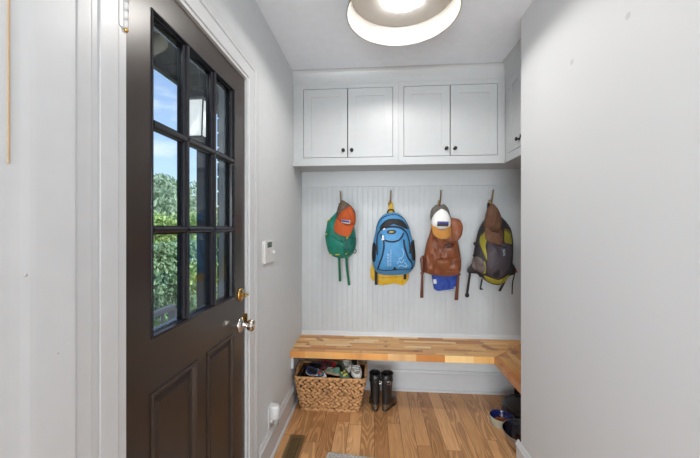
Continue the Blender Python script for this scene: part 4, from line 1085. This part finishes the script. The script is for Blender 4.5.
M['rail'] = mat('grey_rail', srgb(160,160,166), .6)
M['lanternglass'] = mat('glowing_lantern_glass', srgb(240,242,236), .5)
_b = M['lanternglass'].node_tree.nodes['Principled BSDF']; _b.inputs['Emission Color'].default_value = (1,.98,.93,1); _b.inputs['Emission Strength'].default_value = .9  # emission stands in for sky light showing through the lantern glass
def leaves(m, fn, n, size, rnd):
    for k in range(n):
        p = fn(); s = size*rnd.uniform(.6, 1.3)
        e = Euler((rnd.uniform(0,PI), rnd.uniform(0,PI), rnd.uniform(0,2*PI))).to_matrix()
        q_ = [e @ Vector(c) for c in ((-s,0,0),(0,-s*.45,s*.1),(s,0,0),(0,s*.45,s*.1))]
        m.add([p+c for c in q_], [(0,1,2,3)])
rl = random.Random(21)
g = B((-60,.3,-.60), (-3.0, 60, -.40)).build('ground', 'lawn'); struct(g, 'green lawn outside the door')
m = B((-1.9,.3,-.42), (-.74, 4.2, -.12)).build('porch_floor', 'deck'); struct(m, 'porch floor outside the door')
struct(B((-3.0,.3,-.60), (-1.9, 60, -.42)).build('path', 'deck'), 'path between the porch and the lawn')
m = B((-1.70,.3,2.60), (-.72, 4.4, 2.80)); 
pr_ = thing('porch_roof', 'dark grey porch roof soffit above the door outside', 'porch roof', (0,0,0)); pr_['kind'] = 'structure'
m.build('soffit_board', 'soffit', pr_)
m = MB()
for k in range(10): m.box((-1.68, .4+.4*k, 2.592), (-.74, .42+.4*k, 2.600))
m.box((-1.72,.3,2.56), (-1.68,4.4,2.82)); m.build('fascia', 'darkpost', pr_)
ps = thing('porch_post', 'dark square porch post seen through the middle panes', 'post', (-1.60, 2.925, -.12))
B((-.05,-.05,0),(.05,.05,2.72)).build('post_shaft', 'darkpost', ps, bevel=.004); B((-.065,-.065,0),(.065,.065,.12)).build('post_base', 'darkpost', ps, bevel=.004)
sw = MB(); sw.box((-1.60,3.2,-.12), (-.72,3.3,2.60))
for k in range(18): sw.box((-1.605,3.185,-.1+.15*k), (-.72,3.2,-.1+.15*k+.13))
struct(sw.build('wall_porch', 'siding'), 'dark clapboard side wall of the porch')
rl_ = thing('porch_railing', 'grey metal porch railing outside, low in the left pane', 'railing', (-1.5, .6, -.12))
B((-.022,0,.83),(.022,1.70,.865)).build('top_rail', 'rail', rl_, bevel=.004); B((-.012,0,.08),(.012,1.70,.10)).build('bottom_rail', 'rail', rl_)
for y in (0, 1.70): B((-.025,y-.025,0),(.025,y+.025,.83)).build('railing_post', 'rail', rl_)
for k in range(1, 14): B((-.007,k*.1214-.007,.10),(.007,k*.1214+.007,.83)).build('baluster', 'rail', rl_)
ln = thing('porch_lantern', 'hanging porch lantern with pale glass seen through the upper middle pane', 'lantern', (-1.2, 2.12, 1.93))
a0, a1 = .048, .068
def sq(a, z): return [Vector((x*a, y*a, z)) for x, y in ((-1,-1),(1,-1),(1,1),(-1,1))]
MB().loft([sq(a0-.004,.01), sq(a1-.004,.24)], True, True, False).build('lantern_glass', 'lanternglass', ln)
m = MB()
for x, y in ((-1,-1),(1,-1),(1,1),(-1,1)): m.tube([(x*a0,y*a0,0),(x*a1,y*a1,.25)], .006, 6)
m.loft([sq(a0+.006,-.01), sq(a0+.006,.005)], True, True, False); m.loft([sq(a1+.012,.245), sq(a1+.012,.255), sq(.02,.32)], True, True, False)
m.tube([(0,0,.31),(0,0,.672)], .006, 8); m.build('lantern_frame', 'darkpost', ln)
# hedge
hd = thing('hedge', 'clipped green hedge beyond the porch railing', 'hedge', (-4.3, 0, -.42))
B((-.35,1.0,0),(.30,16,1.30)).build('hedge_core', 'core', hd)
m = MB()
def hp():
    y = rl.uniform(1.5, 14)**1.0
    if rl.random() < .7: return Vector((.33+rl.uniform(-.05,.07), y, rl.uniform(0, 1.40)))
    return Vector((rl.uniform(-.35,.36), y, 1.33+rl.uniform(-.04,.09)))
leaves(m, hp, 26000, .045, rl); m.build('foliage', 'leaf1', hd)
def shrub(name, label, cat, loc, r, h, n, size, leaf, trunk=True, seed=1, squash=.8):
    rn = random.Random(seed); T = thing(name, label, cat, loc)
    blobs = [(Vector((rn.uniform(-.5,.5)*r, rn.uniform(-.5,.5)*r, h+rn.uniform(-.5,.4)*r*squash)), r*rn.uniform(.4,.62)) for _ in range(11)]
    m = MB()
    def fn():
        c, br = rn.choice(blobs); v = Vector((rn.gauss(0,1), rn.gauss(0,1), rn.gauss(0,1))).normalized()
        return c + v*br*(rn.random()**.25)
    leaves(m, fn, n, size, rn); m.build('foliage', leaf, T)
    s = MB(); s.tube([(0,0,-.0),(0.02*r,0,h*.5),(0,.03*r,h)], [r*.07, r*.05, r*.03], 8)
    for k in range(6):
        a = k*1.05; s.tube([(0,0,h*.45),(math.cos(a)*r*.3, math.sin(a)*r*.3, h*.8),(math.cos(a)*r*.5, math.sin(a)*r*.5, h+.2*r)], [r*.03,r*.02,r*.012], 6)
    s.build('trunk', 'bark', T); return T
shrub('shrub', 'yellow-green shrub growing beside the post in front of the hedge', 'shrub', (-3.3, 6.1, -.42), .42, .75, 2600, .045, 'leaf2', seed=4)
shrub('tree', 'pale green tree beyond the hedge in the left panes', 'tree', (-10, 12.2, -.42), 2.3, 2.4, 5200, .13, 'leaf3', seed=5)
shrub('tree', 'green tree beyond the hedge behind the middle panes', 'tree', (-13.5, 22.0, -.42), 3.2, 3.4, 5200, .14, 'leaf3', seed=9)
shrub('tree', 'bushy bright tree just behind the hedge', 'tree', (-6.3, 8.9, -.42), 1.15, 1.55, 3600, .07, 'leaf2', seed=12)
shrub('tree', 'bushy bright tree right of the other behind the hedge', 'tree', (-6.4, 11.6, -.42), 1.2, 1.55, 3600, .07, 'leaf2', seed=14)
hs_ = thing('house', 'blue grey neighbouring house behind the trees', 'house', (-24, 30, -.42))
B((-3,-5,0),(3,5,2.3)).build('house_wall', mat('blue_grey_siding', srgb(120,132,150), .7), hs_)
MB().loft([[Vector((x, y, z)) for x, z in ((-3.3,2.3),(3.3,2.3),(0,3.6))] for y in (-5.3,5.3)], True, True, False).build('roof', mat('roof_shingle', srgb(104,112,128), .8), hs_)

# ================================================================== LIGHT
sc = bpy.context.scene
w = bpy.data.worlds.new('world'); sc.world = w; w.use_nodes = True; nt = w.node_tree
bg = nt.nodes['Background']
sky = nt.nodes.new('ShaderNodeTexSky'); sky.sky_type = 'NISHITA'; sky.sun_elevation = R_(48); sky.sun_rotation = R_(60); sky.sun_disc = False
sky.air_density = 1.0; sky.dust_density = 2.0
tc = nt.nodes.new('ShaderNodeTexCoord'); mp = nt.nodes.new('ShaderNodeMapping'); mp.inputs['Scale'].default_value = (1.6,1.6,5)
nz = nt.nodes.new('ShaderNodeTexNoise'); nz.inputs['Scale'].default_value = 2.2; nz.inputs['Detail'].default_value = 6
rp = nt.nodes.new('ShaderNodeValToRGB'); rp.color_ramp.elements[0].position = .56; rp.color_ramp.elements[1].position = .72
mx = nt.nodes.new('ShaderNodeMix'); mx.data_type = 'RGBA'
nt.links.new(tc.outputs['Generated'], mp.inputs[0]); nt.links.new(mp.outputs[0], nz.inputs[0]); nt.links.new(nz.outputs[0], rp.inputs[0])
nt.links.new(rp.outputs[0], mx.inputs[0]); nt.links.new(sky.outputs[0], mx.inputs[6]); mx.inputs[7].default_value = (4.2,4.4,4.7,1)
nt.links.new(mx.outputs[2], bg.inputs[0]); bg.inputs[1].default_value = .32
def light(name, typ, loc, rot, e, size=None, sy=None, col=(1,1,1), **k):
    l = bpy.data.lights.new(name, typ); l.energy = e; l.color = col
    if typ == 'AREA': l.shape = 'RECTANGLE'; l.size = size; l.size_y = sy or size
    for a, b in k.items(): setattr(l, a, b)
    o = bpy.data.objects.new(name, l); C.objects.link(o); o.location = loc; o.rotation_euler = rot; return o
light('sun', 'SUN', (0,0,10), (R_(18), R_(40), 0), 5.0, angle=R_(1), col=(1,.96,.9))
light('added_rear_fill', 'AREA', (-.65, RY+.03, 1.25), (R_(90),0,0), 205, 2.0, 1.7, (.91,.97,1))  # added fill lamp in the unseen rear wall opening
light('hall_ceiling_lamp', 'AREA', (.05, -.1, CH-.02), (0,0,0), 7, .3, .3, (.95,.98,1))
light('added_uplight', 'AREA', (-.2,-1.3,1.6), (R_(180-15),0,0), 20, .35, .35, (.91,.97,1))  # added uplight behind the viewer to brighten the ceiling
vs = sc.view_settings; vs.view_transform = 'Standard'; vs.look = 'None'; vs.gamma = 1; vs.use_curve_mapping = False; vs.exposure = -0.25
